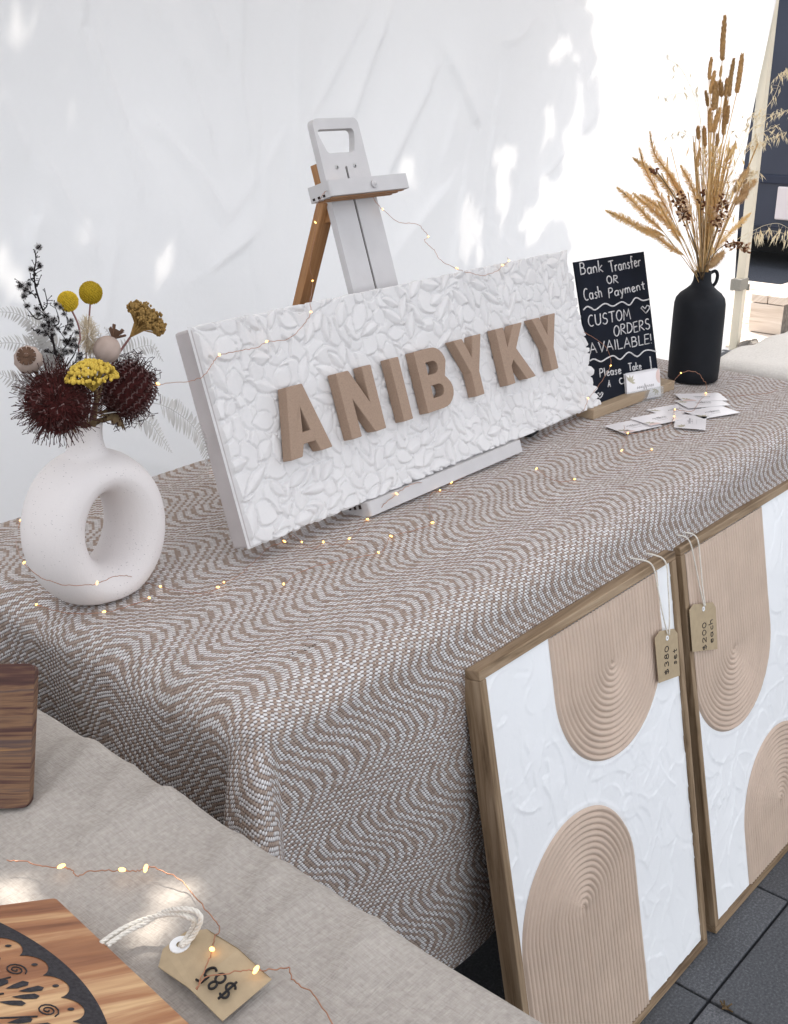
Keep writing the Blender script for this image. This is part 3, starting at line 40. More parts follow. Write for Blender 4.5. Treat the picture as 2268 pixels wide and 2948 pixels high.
class MB:
    """collects geometry for ONE mesh object"""
    def __init__(s): s.v = []; s.f = []; s.uv = []
    def add(s, vs, fs, uvs=None):
        o = len(s.v); s.v += [tuple(v) for v in vs]; s.f += [tuple(i + o for i in f) for f in fs]
        s.uv += list(uvs) if uvs is not None else [(v[0], v[2]) for v in vs]
    def box(s, o, ax, ay, az, uo=0.0):
        o, ax, ay, az = V(o), V(ax), V(ay), V(az)
        L = sorted([ax, ay, az], key=lambda a: -a.length); l0 = L[0].normalized(); l1 = L[1].normalized(); l2 = L[2].normalized()
        P = [o + ax * i + ay * j + az * k for k in (0, 1) for j in (0, 1) for i in (0, 1)]
        F = [(0, 2, 3, 1), (4, 5, 7, 6), (0, 1, 5, 4), (2, 6, 7, 3), (0, 4, 6, 2), (1, 3, 7, 5)]
        if ax.cross(ay).dot(az) < 0: F = [f[::-1] for f in F]
        s.add(P, F, [((p - o).dot(l0) + uo * 3.1, (p - o).dot(l1) + (p - o).dot(l2) + uo) for p in P])
    def tube(s, pts, r, n=6, cap=True, uo=0.0):
        pts = [V(p) for p in pts]; m = len(pts)
        rs = list(r) if isinstance(r, (list, tuple)) else [r] * m
        d0 = (pts[1] - pts[0]).normalized(); u = d0.orthogonal().normalized()
        vs = []; uv = []; acc = 0
        for i, p in enumerate(pts):
            d = ((pts[min(i + 1, m - 1)] - pts[max(i - 1, 0)])).normalized() if m > 1 else d0
            u = (u - d * u.dot(d)).normalized() if (u - d * u.dot(d)).length > 1e-6 else d.orthogonal().normalized()
            w = d.cross(u)
            if i: acc += (p - pts[i - 1]).length
            for k in range(n):
                a = 2 * PI * k / n; vs.append(p + (u * math.cos(a) + w * math.sin(a)) * rs[i]); uv.append((acc, k / n * 2 * PI * rs[i] + uo))
        fs = [(i * n + k, i * n + (k + 1) % n, (i + 1) * n + (k + 1) % n, (i + 1) * n + k) for i in range(m - 1) for k in range(n)]
        if cap: fs += [tuple(range(n))[::-1], tuple((m - 1) * n + k for k in range(n))]
        s.add(vs, fs, uv)
    def build(s, name, mat, parent=None, smooth=False, bevel=0):
        return mesh_obj(name, s.v, s.f, mat, parent, s.uv, smooth, bevel)

def mesh_obj(name, vs, fs, mat, parent=None, uv=None, smooth=False, bevel=0):
    me = bpy.data.meshes.new(name)
    if isinstance(vs, np.ndarray):
        F = np.asarray(fs, dtype=np.int32); nf, k = F.shape
        me.vertices.add(len(vs)); me.vertices.foreach_set('co', vs.astype(np.float32).ravel())
        me.loops.add(nf * k); me.loops.foreach_set('vertex_index', F.ravel())
        me.polygons.add(nf); me.polygons.foreach_set('loop_start', np.arange(nf, dtype=np.int32) * k)
        me.update(calc_edges=True)
    else:
        me.from_pydata([tuple(v) for v in vs], [], fs); me.update()
    if uv is not None:
        U = np.asarray(uv, dtype=np.float32); lay = me.uv_layers.new(name='UVMap')
        li = np.empty(len(me.loops), dtype=np.int32); me.loops.foreach_get('vertex_index', li)
        lay.data.foreach_set('uv', U[li].ravel())
    me.materials.append(mat)
    if smooth: me.polygons.foreach_set('use_smooth', np.ones(len(me.polygons), dtype=bool))
    o = bpy.data.objects.new(name, me); COL.objects.link(o)
    if parent is not None: attach(o, parent)
    if bevel:
        m = o.modifiers.new('bevel', 'BEVEL'); m.width = bevel; m.segments = 2; m.limit_method = 'ANGLE'; m.angle_limit = math.radians(35)
    return o

def world_of(o):
    M = Matrix.LocRotScale(o.location, o.rotation_euler, o.scale)
    return (world_of(o.parent) @ o.matrix_parent_inverse @ M) if o.parent else M
def attach(o, parent):
    o.parent = parent; o.matrix_parent_inverse = world_of(parent).inverted()
def tag(o, label, cat, group=None, kind=None):
    if label: o['label'] = label
    if cat: o['category'] = cat
    if group: o['group'] = group
    if kind: o['kind'] = kind
    return o
def thing(name, label, cat, loc, group=None):
    o = bpy.data.objects.new(name, None); o.location = loc; o.empty_display_size = 0.02; COL.objects.link(o)
    return tag(o, label, cat, group)
def share(src, name, parent, loc, rot=None, scale=None):
    o = src.copy(); COL.objects.link(o); o.name = name
    o.parent = None; o.matrix_parent_inverse = Matrix.Identity(4)
    o.location = loc
    if rot is not None: o.rotation_euler = rot
    if scale is not None: o.scale = scale
    if parent is not None: attach(o, parent)
    return o
def grid(nx, ny):
    i, j = np.meshgrid(np.arange(nx - 1), np.arange(ny - 1), indexing='ij'); a = (i * ny + j).ravel()
    return np.stack([a, a + ny, a + ny + 1, a + 1], 1)
def blob(c, rx, ry, rz, n=10, m=7, fn=None):
    vs = []; fs = []
    c = V(c)
    for j in range(m + 1):
        t = PI * j / m
        for i in range(n):
            a = 2 * PI * i / n; k = fn(a, t) if fn else 1
            vs.append(c + V((math.sin(t) * math.cos(a) * rx * k, math.sin(t) * math.sin(a) * ry * k, math.cos(t) * rz * k)))
    for j in range(m):
        for i in range(n): fs.append((j * n + i, (j + 1) * n + i, (j + 1) * n + (i + 1) % n, j * n + (i + 1) % n))
    return vs, fs
def catmull(pts, k=6):
    P = [V(p) for p in pts]; P = [P[0] * 2 - P[1]] + P + [P[-1] * 2 - P[-2]]; out = []
    for i in range(1, len(P) - 2):
        a, b, c, d = P[i - 1:i + 3]
        for j in range(k):
            t = j / k; out.append(0.5 * ((2 * b) + (c - a) * t + (2 * a - 5 * b + 4 * c - d) * t * t + (3 * b - a - 3 * c + d) * t ** 3))
    out.append(P[-2]); return out
def frame_pt(F, x, y, z=0.0): return V(F['O']) + V(F['a']) * x + V(F['b']) * y + V(F['n']) * z

# ------------------------------------------------------------------ materials
class N:
    """tiny expression builder over shader math nodes"""
    def __init__(s, t, sock): s.t = t; s.s = sock
    def m(s, op, *o):
        n = s.t.nodes.new('ShaderNodeMath'); n.operation = op
        for i, x in enumerate((s,) + o):
            if isinstance(x, N): s.t.links.new(x.s, n.inputs[i])
            else: n.inputs[i].default_value = x
        return N(s.t, n.outputs[0])
    def __add__(s, o): return s.m('ADD', o)
    def __sub__(s, o): return s.m('SUBTRACT', o)
    def __mul__(s, o): return s.m('MULTIPLY', o)
    def __truediv__(s, o): return s.m('DIVIDE', o)
    def floor(s): return s.m('FLOOR')
    def fract(s): return s.m('FRACT')
    def sin(s): return s.m('SINE')
    def mod(s, o): return s.m('FLOORED_MODULO', o)
    def sq(s): return s.m('MULTIPLY', s)
    def sqrt(s): return s.m('SQRT')
    def clamp(s):
        n = s.m('ADD', 0.0); n.s.node.use_clamp = True; return n
    def lt(s, o): return s.m('LESS_THAN', o)
    def ss(s, a, b):
        n = s.t.nodes.new('ShaderNodeMapRange'); n.interpolation_type = 'SMOOTHSTEP'; s.t.links.new(s.s, n.inputs[0])
        n.inputs[1].default_value = a; n.inputs[2].default_value = b; return N(s.t, n.outputs[0])
def new_mat(name, rough=0.8, color=(0.5, 0.5, 0.5), spec=0.3):
    m = bpy.data.materials.new(name); m.use_nodes = True; t = m.node_tree; b = t.nodes['Principled BSDF']
    b.inputs['Base Color'].default_value = (*color, 1); b.inputs['Roughness'].default_value = rough; b.inputs['Specular IOR Level'].default_value = spec
    return m, t, b
def uvxy(t, kind='UV'):
    c = t.nodes.new('ShaderNodeTexCoord'); s = t.nodes.new('ShaderNodeSeparateXYZ'); t.links.new(c.outputs[kind], s.inputs[0])
    return N(t, s.outputs[0]), N(t, s.outputs[1]), N(t, s.outputs[2])
def noise(t, scale=5, detail=4, rough=0.5, vec=None, sc=None, kind='Object', dist=0.0):
    n = t.nodes.new('ShaderNodeTexNoise'); n.inputs['Scale'].default_value = scale; n.inputs['Detail'].default_value = detail
    n.inputs['Roughness'].default_value = rough; n.inputs['Distortion'].default_value = dist
    if vec is None:
        c = t.nodes.new('ShaderNodeTexCoord'); vec = c.outputs[kind]
    if sc:
        mp = t.nodes.new('ShaderNodeMapping'); mp.inputs['Scale'].default_value = sc; t.links.new(vec, mp.inputs[0]); vec = mp.outputs[0]
    t.links.new(vec, n.inputs['Vector']); return N(t, n.outputs['Fac'])
def ramp(t, fac, stops):
    r = t.nodes.new('ShaderNodeValToRGB'); t.links.new(fac.s, r.inputs[0]); e = r.color_ramp.elements
    while len(e) < len(stops): e.new(0.5)
    for k, (p, c) in enumerate(stops): e[k].position = p; e[k].color = (*c, 1)
    return r.outputs[0]
def mixc(t, fac, a, b):
    n = t.nodes.new('ShaderNodeMix'); n.data_type = 'RGBA'
    if isinstance(fac, N): t.links.new(fac.s, n.inputs[0])
    else: n.inputs[0].default_value = fac
    for i, x in ((6, a), (7, b)):
        if isinstance(x, tuple): n.inputs[i].default_value = (*x, 1)
        else: t.links.new(x, n.inputs[i])
    return n.outputs[2]
def bump(t, b, h, dist=0.001, strength=1.0):
    n = t.nodes.new('ShaderNodeBump'); n.inputs['Distance'].default_value = dist; n.inputs['Strength'].default_value = strength
    t.links.new(h.s, n.inputs['Height']); t.links.new(n.outputs[0], b.inputs['Normal']); return n
def simple(name, color, rough=0.7, var=0.25, scale=40, bmp=0.0, spec=0.3, bscale=None):
    m, t, b = new_mat(name, rough, color, spec)
    n = noise(t, scale, 4)
    lo = tuple(c * (1 - var) for c in color); hi = tuple(min(1, c * (1 + var)) for c in color)
    t.links.new(ramp(t, n, [(0.3, lo), (0.7, hi)]), b.inputs['Base Color'])
    if bmp: bump(t, b, noise(t, bscale or scale * 4, 3), bmp)
    return m
def translucent(m, t, b, amount, color):
    tr = t.nodes.new('ShaderNodeBsdfTranslucent'); tr.inputs[0].default_value = (*color, 1)
    mx = t.nodes.new('ShaderNodeMixShader'); mx.inputs[0].default_value = amount
    out = t.nodes['Material Output']; t.links.new(b.outputs[0], mx.inputs[1]); t.links.new(tr.outputs[0], mx.inputs[2]); t.links.new(mx.outputs[0], out.inputs[0])
    for l in list(t.links):
        if l.to_node == b and l.to_socket.name == 'Normal': t.links.new(l.from_socket, tr.inputs['Normal'])
    return tr

def herringbone_mat():
    m, t, b = new_mat('knitted_herringbone_cloth', 0.95, spec=0.1)
    u, v, _ = uvxy(t)
    c = t.nodes.new('ShaderNodeTexCoord')
    wob = noise(t, 6, 2, vec=c.outputs['UV']) - 0.5; wob2 = noise(t, 22, 1, vec=c.outputs['UV']) - 0.5
    CW, CH = 0.0044, 0.0034
    vv = v + wob2 * 0.0015; row = (vv / CH).floor(); off = row.mod(2.0) * 0.5
    uu = (u + wob2 * 0.0015) / CW + off; col = uu.floor()
    uc = (col + 0.5 - off) * CW; vc = (row + 0.5) * CH
    wave = ((vc + wob * 0.03) * (2 * PI / 0.150)).sin() * 0.036
    ph = ((uc + wave + wob * 0.02) / 0.0150).fract()
    light = ph.lt(0.57)
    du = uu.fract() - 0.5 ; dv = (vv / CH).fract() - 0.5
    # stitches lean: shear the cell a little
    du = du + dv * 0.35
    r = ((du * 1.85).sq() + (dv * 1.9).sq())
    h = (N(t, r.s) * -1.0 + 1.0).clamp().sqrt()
    wn = t.nodes.new('ShaderNodeTexWhiteNoise'); wn.noise_dimensions = '2D'
    cb = t.nodes.new('ShaderNodeCombineXYZ'); t.links.new(col.s, cb.inputs[0]); t.links.new(row.s, cb.inputs[1]); t.links.new(cb.outputs[0], wn.inputs['Vector'])
    rnd = N(t, wn.outputs[0])
    white = mixc(t, rnd, (0.64, 0.60, 0.59), (0.86, 0.825, 0.82)); brown = mixc(t, rnd, (0.34, 0.26, 0.215), (0.48, 0.385, 0.325))
    stitch = mixc(t, light, brown, white)
    t.links.new(mixc(t, h.ss(0.12, 0.5), (0.205, 0.15, 0.125), stitch), b.inputs['Base Color'])  # gap colour: brown ground yarn, darkened to stand in for shade between stitches
    fib = noise(t, 1800, 2, vec=c.outputs['UV'])
    bump(t, b, h * (light * 0.45 + 0.55) + fib * 0.15, 0.0023, 1.0)
    return m

def linen_mat(name='oatmeal_linen', lo=(0.28, 0.25, 0.225), hi=(0.46, 0.42, 0.38)):
    m, t, b = new_mat(name, 0.95, spec=0.1)
    n1 = noise(t, 1, 3, sc=(60, 900, 60)); n2 = noise(t, 1, 3, sc=(900, 60, 60)); n3 = noise(t, 260, 3); n4 = noise(t, 4, 3)
    f = (n1 + n2) * 0.20 + n3 * 0.30 + n4 * 0.30
    t.links.new(ramp(t, f, [(0.34, lo), (0.62, hi)]), b.inputs['Base Color'])
    bump(t, b, n1 + n2 + n3 * 0.5, 0.0007, 0.8)
    return m

def wood_mat(name, stops, rough=0.55, su=3.5, sv=55, spec=0.3, dist=1.0, kind='UV', bmp=0.0004):
    m, t, b = new_mat(name, rough, spec=spec)
    n = noise(t, 1, 5, 0.6, sc=(su, sv, sv), kind=kind, dist=dist); n2 = noise(t, 1, 3, 0.6, sc=(su * 3, sv * 6, sv * 6), kind=kind)
    f = n * 0.78 + n2 * 0.22
    t.links.new(ramp(t, f, stops), b.inputs['Base Color']); bump(t, b, n2, bmp, 0.6)
    return m

M = {}
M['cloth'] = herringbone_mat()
M['linen'] = linen_mat()
M['linen_sunlit'] = linen_mat('sunlit_tone_linen', (0.62, 0.58, 0.53), (0.80, 0.76, 0.71))  # paler copy of the linen; sunlight on the far cloth put into its colour
M['oak'] = wood_mat('oak_frame', [(0.32, (0.09, 0.055, 0.03)), (0.45, (0.23, 0.155, 0.09)), (0.58, (0.33, 0.235, 0.15)), (0.72, (0.45, 0.34, 0.23))], 0.6, 5, 62)
M['pine'] = wood_mat('stained_pine', [(0.3, (0.20, 0.09, 0.035)), (0.5, (0.36, 0.18, 0.075)), (0.7, (0.47, 0.26, 0.12))], 0.5, 5, 110)
M['walnut'] = wood_mat('dark_acacia', [(0.25, (0.022, 0.012, 0.012)), (0.42, (0.075, 0.035, 0.028)), (0.5, (0.18, 0.10, 0.055)), (0.58, (0.075, 0.048, 0.045)), (0.68, (0.36, 0.19, 0.07))], 0.6, 3, 46, 0.2, 2.2)
M['acacia'] = wood_mat('warm_acacia', [(0.25, (0.055, 0.022, 0.012)), (0.4, (0.22, 0.085, 0.038)), (0.52, (0.36, 0.165, 0.075)), (0.64, (0.62, 0.40, 0.21)), (0.8, (0.70, 0.48, 0.27))], 0.4, 2.6, 24, 0.4, 1.2)
M['burn'] = simple('burnt_wood', (0.036, 0.033, 0.037), 0.85, 0.35, 400, 0.0004)
M['white_paint'] = simple('white_painted_wood', (0.52, 0.50, 0.50), 0.5, 0.04, 30, 0.0002, 0.4, 300)
M['plaster'] = simple('white_plaster', (0.66, 0.64, 0.635), 0.75, 0.03, 12, 0.0005, 0.3, 220)
M['art_white'] = simple('white_texture_paste', (0.86, 0.86, 0.865), 0.6, 0.02, 10, 0.0003, 0.35, 160)
M['arch'] = simple('blush_texture_paste', (0.57, 0.44, 0.35), 0.65, 0.05, 25, 0.0002, 0.35, 500)
M['canvas_side'] = simple('primed_canvas_edge', (0.50, 0.46, 0.455), 0.8, 0.03, 60, 0.0003, 0.2, 900)
M['mdf'] = simple('raw_fibreboard', (0.33, 0.235, 0.175), 0.85, 0.09, 500, 0.0003, 0.15, 1200)
M['chalkboard'] = simple('chalkboard_black', (0.006, 0.008, 0.015), 0.75, 0.3, 20, 0.0, 0.12)
M['chalk'] = simple('chalk_ink', (0.62, 0.60, 0.60), 0.9, 0.28, 350)
M['ink'] = simple('black_ink', (0.012, 0.011, 0.012), 0.5, 0.2, 80)
M['kraft'] = simple('kraft_card', (0.42, 0.325, 0.21), 0.8, 0.06, 120, 0.0001, 0.2, 600)
M['cord'] = simple('cotton_cord', (0.74, 0.70, 0.63), 0.9, 0.08, 300, 0.0003, 0.1, 900)
M['card'] = simple('satin_white_card', (0.76, 0.73, 0.74), 0.28, 0.02, 30, 0, 0.5)
M['card_grey'] = simple('grey_print', (0.36, 0.34, 0.34), 0.4, 0.1, 30)
M['card_pink'] = simple('blush_print', (0.66, 0.50, 0.46), 0.4, 0.05, 30)
M['card_green'] = simple('sage_print', (0.44, 0.40, 0.30), 0.4, 0.1, 30)
M['tan_wood'] = wood_mat('light_stand_wood', [(0.3, (0.27, 0.19, 0.12)), (0.7, (0.42, 0.32, 0.22))], 0.6, 5, 80)
M['metal'] = simple('screw_steel', (0.5, 0.5, 0.5), 0.3, 0.1, 50); M['metal'].node_tree.nodes['Principled BSDF'].inputs['Metallic'].default_value = 1.0
M['dark'] = simple('dark_recess', (0.03, 0.018, 0.015), 0.8, 0.2, 50)
M['black_rubber'] = simple('black_plastic', (0.012, 0.012, 0.014), 0.6, 0.2, 50)
M['matte_black'] = simple('matte_black_ceramic', (0.007, 0.008, 0.011), 0.6, 0.15, 60, 0.0001, 0.22, 500)
M['pole'] = simple('cream_powder_coat', (0.70, 0.64, 0.52), 0.45, 0.04, 8, 0, 0.4)
M['strap'] = simple('grey_webbing', (0.30, 0.285, 0.25), 0.9, 0.1, 300)
M['stone'] = simple('weathered_rock', (0.19, 0.17, 0.15), 0.9, 0.4, 40, 0.003)
M['navy'] = simple('navy_paint', (0.036, 0.043, 0.066), 0.45, 0.12, 3, 0, 0.3)
M['navy_dark'] = simple('navy_moulding', (0.018, 0.024, 0.045), 0.5, 0.1, 5)
M['panel'] = simple('pale_panel', (0.62, 0.57, 0.58), 0.5, 0.08, 4)
M['tyre'] = simple('rubber_tyre', (0.012, 0.012, 0.013), 0.8, 0.2, 40)
M['greysteel'] = simple('grey_steel', (0.17, 0.17, 0.18), 0.5, 0.1, 10)
M['copper'] = simple('copper_wire', (0.42, 0.20, 0.12), 0.35, 0.1, 80); M['copper'].node_tree.nodes['Principled BSDF'].inputs['Metallic'].default_value = 0.7
M['pebble'] = None

def vase_mat():
    m, t, b = new_mat('speckled_stoneware', 0.7, spec=0.25)
    v = t.nodes.new('ShaderNodeTexVoronoi'); v.inputs['Scale'].default_value = 1; v.inputs['Randomness'].default_value = 1
    c = t.nodes.new('ShaderNodeTexCoord'); mp = t.nodes.new('ShaderNodeMapping'); mp.inputs['Scale'].default_value = (230, 230, 560)
    t.links.new(c.outputs['Object'], mp.inputs[0]); t.links.new(mp.outputs[0], v.inputs[0])
    d = N(t, v.outputs['Distance']); n = noise(t, 25, 2)
    sep = t.nodes.new('ShaderNodeSeparateColor'); t.links.new(v.outputs['Color'], sep.inputs[0])
    pick = N(t, sep.outputs[0]).lt(0.55) * n.ss(0.35, 0.6)
    f = (d * -1 + 1.0).ss(0.78, 0.9) * pick * 0.75
    t.links.new(mixc(t, f, (0.68, 0.635, 0.62), (0.22, 0.20, 0.21)), b.inputs['Base Color'])
    bump(t, b, noise(t, 500, 3), 0.0004, 0.6)
    return m
M['vase'] = vase_mat()

def fabric_wall_mat(name, trans, tc=(0.9, 0.88, 0.86), base=(0.80, 0.80, 0.82)):
    m, t, b = new_mat(name, 0.9, base, 0.1)
    v = t.nodes.new('ShaderNodeTexVoronoi'); v.feature = 'DISTANCE_TO_EDGE'; v.inputs['Scale'].default_value = 3.3
    c = t.nodes.new('ShaderNodeTexCoord'); mp = t.nodes.new('ShaderNodeMapping'); mp.inputs['Scale'].default_value = (1.3, 1, 0.7)
    nn = t.nodes.new('ShaderNodeTexNoise'); nn.inputs['Scale'].default_value = 2.0; t.links.new(c.outputs['Object'], nn.inputs[0])
    vm = t.nodes.new('ShaderNodeVectorMath'); vm.operation = 'MULTIPLY_ADD'; t.links.new(nn.outputs['Color'], vm.inputs[0]); vm.inputs[1].default_value = (.7, .7, .7); t.links.new(c.outputs['Object'], vm.inputs[2])
    t.links.new(vm.outputs[0], mp.inputs[0]); t.links.new(mp.outputs[0], v.inputs[0])
    e = (N(t, v.outputs['Distance'])).ss(0.0, 0.05)
    bump(t, b, e * 0.0 + noise(t, 5, 6, 0.62), 0.005, 1.0)
    translucent(m, t, b, trans, tc)
    return m
M['tent'] = fabric_wall_mat('white_tent_fabric', 0.225, (0.92, 0.90, 0.88), (0.80, 0.80, 0.815))
M['roof'] = fabric_wall_mat('white_roof_fabric', 0.24)

def paver_mat():
    m, t, b = new_mat('dark_granite_paver', 0.75, spec=0.3)
    n = noise(t, 260, 4, 0.7); n2 = noise(t, 5, 3); oi = t.nodes.new('ShaderNodeObjectInfo')
    f = n * 0.72 + n2 * 0.16 + N(t, oi.outputs['Random']) * 0.12
    t.links.new(ramp(t, f, [(0.3, (0.045, 0.047, 0.052)), (0.52, (0.10, 0.104, 0.113)), (0.70, (0.22, 0.225, 0.238))]), b.inputs['Base Color'])
    bump(t, b, n, 0.0012, 0.8); return m
M['paver'] = paver_mat()
M['joint'] = simple('joint_sand', (0.03, 0.032, 0.037), 0.95, 0.3, 200, 0.001)
M['asphalt'] = simple('asphalt', (0.055, 0.06, 0.075), 0.9, 0.3, 120, 0.002)
M['deck'] = wood_mat('pale_timber', [(0.3, (0.36, 0.27, 0.2)), (0.5, (0.58, 0.5, 0.43)), (0.7, (0.7, 0.64, 0.58))], 0.8, 2, 40)

def plant(name, col, var=0.3, trans=0.0, scale=120):
    m, t, b = new_mat(name, 0.85, col, 0.1); n = noise(t, scale, 3); oi = t.nodes.new('ShaderNodeObjectInfo')
    f = n * 0.7 + N(t, oi.outputs['Random']) * 0.3
    t.links.new(ramp(t, f, [(0.3, tuple(c * (1 - var) for c in col)), (0.7, tuple(min(1, c * (1 + var)) for c in col))]), b.inputs['Base Color'])
    if trans: translucent(m, t, b, trans, tuple(min(1, c * 1.1) for c in col))
    return m
M['maroon'] = plant('maroon_banksia', (0.055, 0.014, 0.013), 0.5)
M['maroon_hair'] = plant('banksia_styles', (0.045, 0.018, 0.016), 0.5)
M['mauve'] = plant('mauve_brown', (0.17, 0.105, 0.10), 0.35)
M['yellow'] = plant('billy_yellow', (0.52, 0.36, 0.03), 0.35, scale=500)
M['yarrow'] = plant('yarrow_yellow', (0.47, 0.33, 0.06), 0.35, scale=300)
M['ochre'] = plant('yarrow_ochre', (0.26, 0.16, 0.055), 0.4, scale=300)
M['poppy'] = plant('poppy_pod', (0.37, 0.29, 0.25), 0.2, scale=60)
M['poppy_crown'] = plant('poppy_crown', (0.13, 0.075, 0.05), 0.35)
M['stem_pink'] = plant('dusty_stem', (0.25, 0.13, 0.12), 0.2)
M['stem_brown'] = plant('brown_stem', (0.16, 0.11, 0.06), 0.3)
M['blackbrown'] = plant('dark_sprig', (0.018, 0.014, 0.014), 0.4)
M['fuzz'] = plant('grey_fuzz', (0.50, 0.48, 0.47), 0.2, 0.2)
M['fern'] = plant('bleached_fern', (0.52, 0.50, 0.48), 0.10, 0.15)
M['cream_plume'] = plant('cream_plume', (0.74, 0.66, 0.52), 0.12, 0.4)
M['straw'] = plant('golden_straw', (0.68, 0.46, 0.21), 0.35, 0.25)
M['straw_head'] = plant('timothy_head', (0.52, 0.32, 0.14), 0.35, 0.15, 260)
M['plume'] = plant('golden_plume', (0.80, 0.58, 0.29), 0.25, 0.35)
M['oat'] = plant('pale_oat', (0.82, 0.72, 0.53), 0.18, 0.35)
M['pod'] = plant('brown_pod', (0.13, 0.055, 0.028), 0.4)
M['husk'] = plant('papery_husk', (0.62, 0.44, 0.29), 0.25, 0.3)
M['tail'] = plant('bunny_tail', (0.66, 0.46, 0.25), 0.2, 0.3)
M['leaf'] = plant('gum_leaf', (0.06, 0.085, 0.03), 0.3)
M['bark'] = plant('bark', (0.22, 0.18, 0.14), 0.3)
def led():
    m = bpy.data.materials.new('warm_led'); m.use_nodes = True; t = m.node_tree; t.nodes.clear()
    e = t.nodes.new('ShaderNodeEmission'); e.inputs[0].default_value = (1.0, 0.52, 0.14, 1); e.inputs[1].default_value = 1.6
    o = t.nodes.new('ShaderNodeOutputMaterial'); t.links.new(e.outputs[0], o.inputs[0]); return m
M['led'] = led()
def clear_mat():
    m, t, b = new_mat('clear_acrylic', 0.05, (0.9, 0.9, 0.92), 0.5)
    tr = t.nodes.new('ShaderNodeBsdfTransparent'); mx = t.nodes.new('ShaderNodeMixShader'); fz = t.nodes.new('ShaderNodeLayerWeight'); fz.inputs[0].default_value = 0.35
    gl = t.nodes.new('ShaderNodeBsdfGlossy'); gl.inputs['Roughness'].default_value = .05
    t.links.new(fz.outputs['Facing'], mx.inputs[0]); t.links.new(tr.outputs[0], mx.inputs[1]); t.links.new(gl.outputs[0], mx.inputs[2]); t.links.new(mx.outputs[0], t.nodes['Material Output'].inputs[0])
    return m
M['acrylic'] = clear_mat()
# ------------------------------------------------------------------ the setting: ground, pavers, deck
rnd = random.Random(7)
mb = MB(); mb.add([(-120, -120, GROUND - 0.03), (120, -120, GROUND - 0.03), (120, 120, GROUND - 0.03), (-120, 120, GROUND - 0.03)], [(0, 1, 2, 3)])
tag(mb.build('ground', M['asphalt']), None, None, kind='structure')
mb = MB(); mb.box((-1.2, -1.6, GROUND - 0.026), (6.1, 0, 0), (0, 3.9, 0), (0, 0, 0.018))
pavement = mb.build('pavement', M['joint']); tag(pavement, None, None, kind='structure')
PW, PH = 0.270, 0.54
mb = MB(); mb.box((0.003, 0.003, -0.02), (PW - 0.0038, 0, 0), (0, PH - 0.0038, 0), (0, 0, 0.02))
slab0 = mb.build('paving_slab', M['paver'], pavement, bevel=0.002); slab0.location = (0, 0, -5)
first = True
X0, Y0 = 1.2035, 0.475
for i in range(-8, 14):
    for j in range(-3, 4):
        x = X0 + i * PW; y = Y0 + j * PH
        loc = (x, y, GROUND + rnd.uniform(-0.0012, 0.0008))
        if first: slab0.location = loc; first = False
        else: share(slab0, 'paving_slab', pavement, loc)
# sunlit timber deck outside the tent: boards run along Y
mb = MB(); mb.box((4.95, -1.0, GROUND - 0.028), (1.76, 0, 0), (0, 6.0, 0), (0, 0, 0.02)); deck = mb.build('deck', M['asphalt']); tag(deck, None, None, kind='structure')
for k in range(13):
    mb = MB(); x = 4.965 + k * 0.135
    mb.box((x, -1.0, GROUND - 0.006), (0.127, 0, 0), (0, 6.0, 0), (0, 0, 0.022 + rnd.uniform(-.002, .002)), uo=k * 1.7)
    mb.build('deck_board', M['deck'], deck, bevel=0.003)

# ------------------------------------------------------------------ tent: wall, roof, poles
tent = thing('tent', 'white fabric market tent wall and roof tied to cream square poles behind the tables', 'tent', (4.94, 2.24, GROUND))
TX0, TX1, TY0, TY1, TZ = -1.05, 4.94, -0.10, 2.24, 1.62
nx, nz = 560, 230
x = np.linspace(TX0, TX1 - 0.03, nx); z = np.linspace(GROUND + 0.01, TZ, nz)
X, Z = np.meshgrid(x, z, indexing='ij'); H = np.zeros_like(X)
rs = np.random.RandomState(5)
def crease(P, w, a, side):
    global H
    for (x0, z0), (x1, z1) in zip(P[:-1], P[1:]):
        L = math.hypot(x1 - x0, z1 - z0) + 1e-6; dx, dz = (x1 - x0) / L, (z1 - z0) / L
        t = np.clip(((X - x0) * dx + (Z - z0) * dz) / L, 0, 1); px = X - (x0 + t * dx * L); pz = Z - (z0 + t * dz * L)
        d = np.hypot(px, pz); sg = (px * -dz + pz * dx) * side
        fall = np.where(sg > 0, w * 11, w * 1.8)
        H = np.maximum(H, a * np.exp(-d / fall))
for P in D['creases']: crease(P, 0.004 + 0.004 * rs.rand(), 0.007 + 0.008 * rs.rand(), rs.choice([-1, 1]))
for k in range(40):
    cx, cz = rs.uniform(1.2, 4.9), rs.uniform(GROUND, 1.4); an = rs.choice([rs.normal(1.1, .3), rs.normal(2.0, .3), rs.uniform(0, 3.1)]); L = rs.uniform(.06, .35)
    crease([(cx, cz), (cx + L * .5 * math.cos(an), cz + L * .5 * math.sin(an)), (cx + L * math.cos(an + .15), cz + L * math.sin(an + .15))], 0.005, 0.003 + 0.006 * rs.rand(), rs.choice([-1, 1]))
Hn = np.zeros_like(H)
for k in range(26):
    fx, fz = rs.normal(0, 6), rs.normal(0, 2.5); Hn += 0.0022 * np.sin(fx * X + fz * Z + rs.uniform(0, 6.28)) / (1 + 0.02 * (fx * fx + fz * fz))
vert = 0.010 * np.sin(X * 7.5 + 1.3 * np.sin(Z * 1.7)) * np.clip((X - 2.6) / 2, 0, 1) + 0.012 * np.sin(X * 2.3 + 1)
Y = TY1 - (H + Hn * 4 + vert) - 0.012
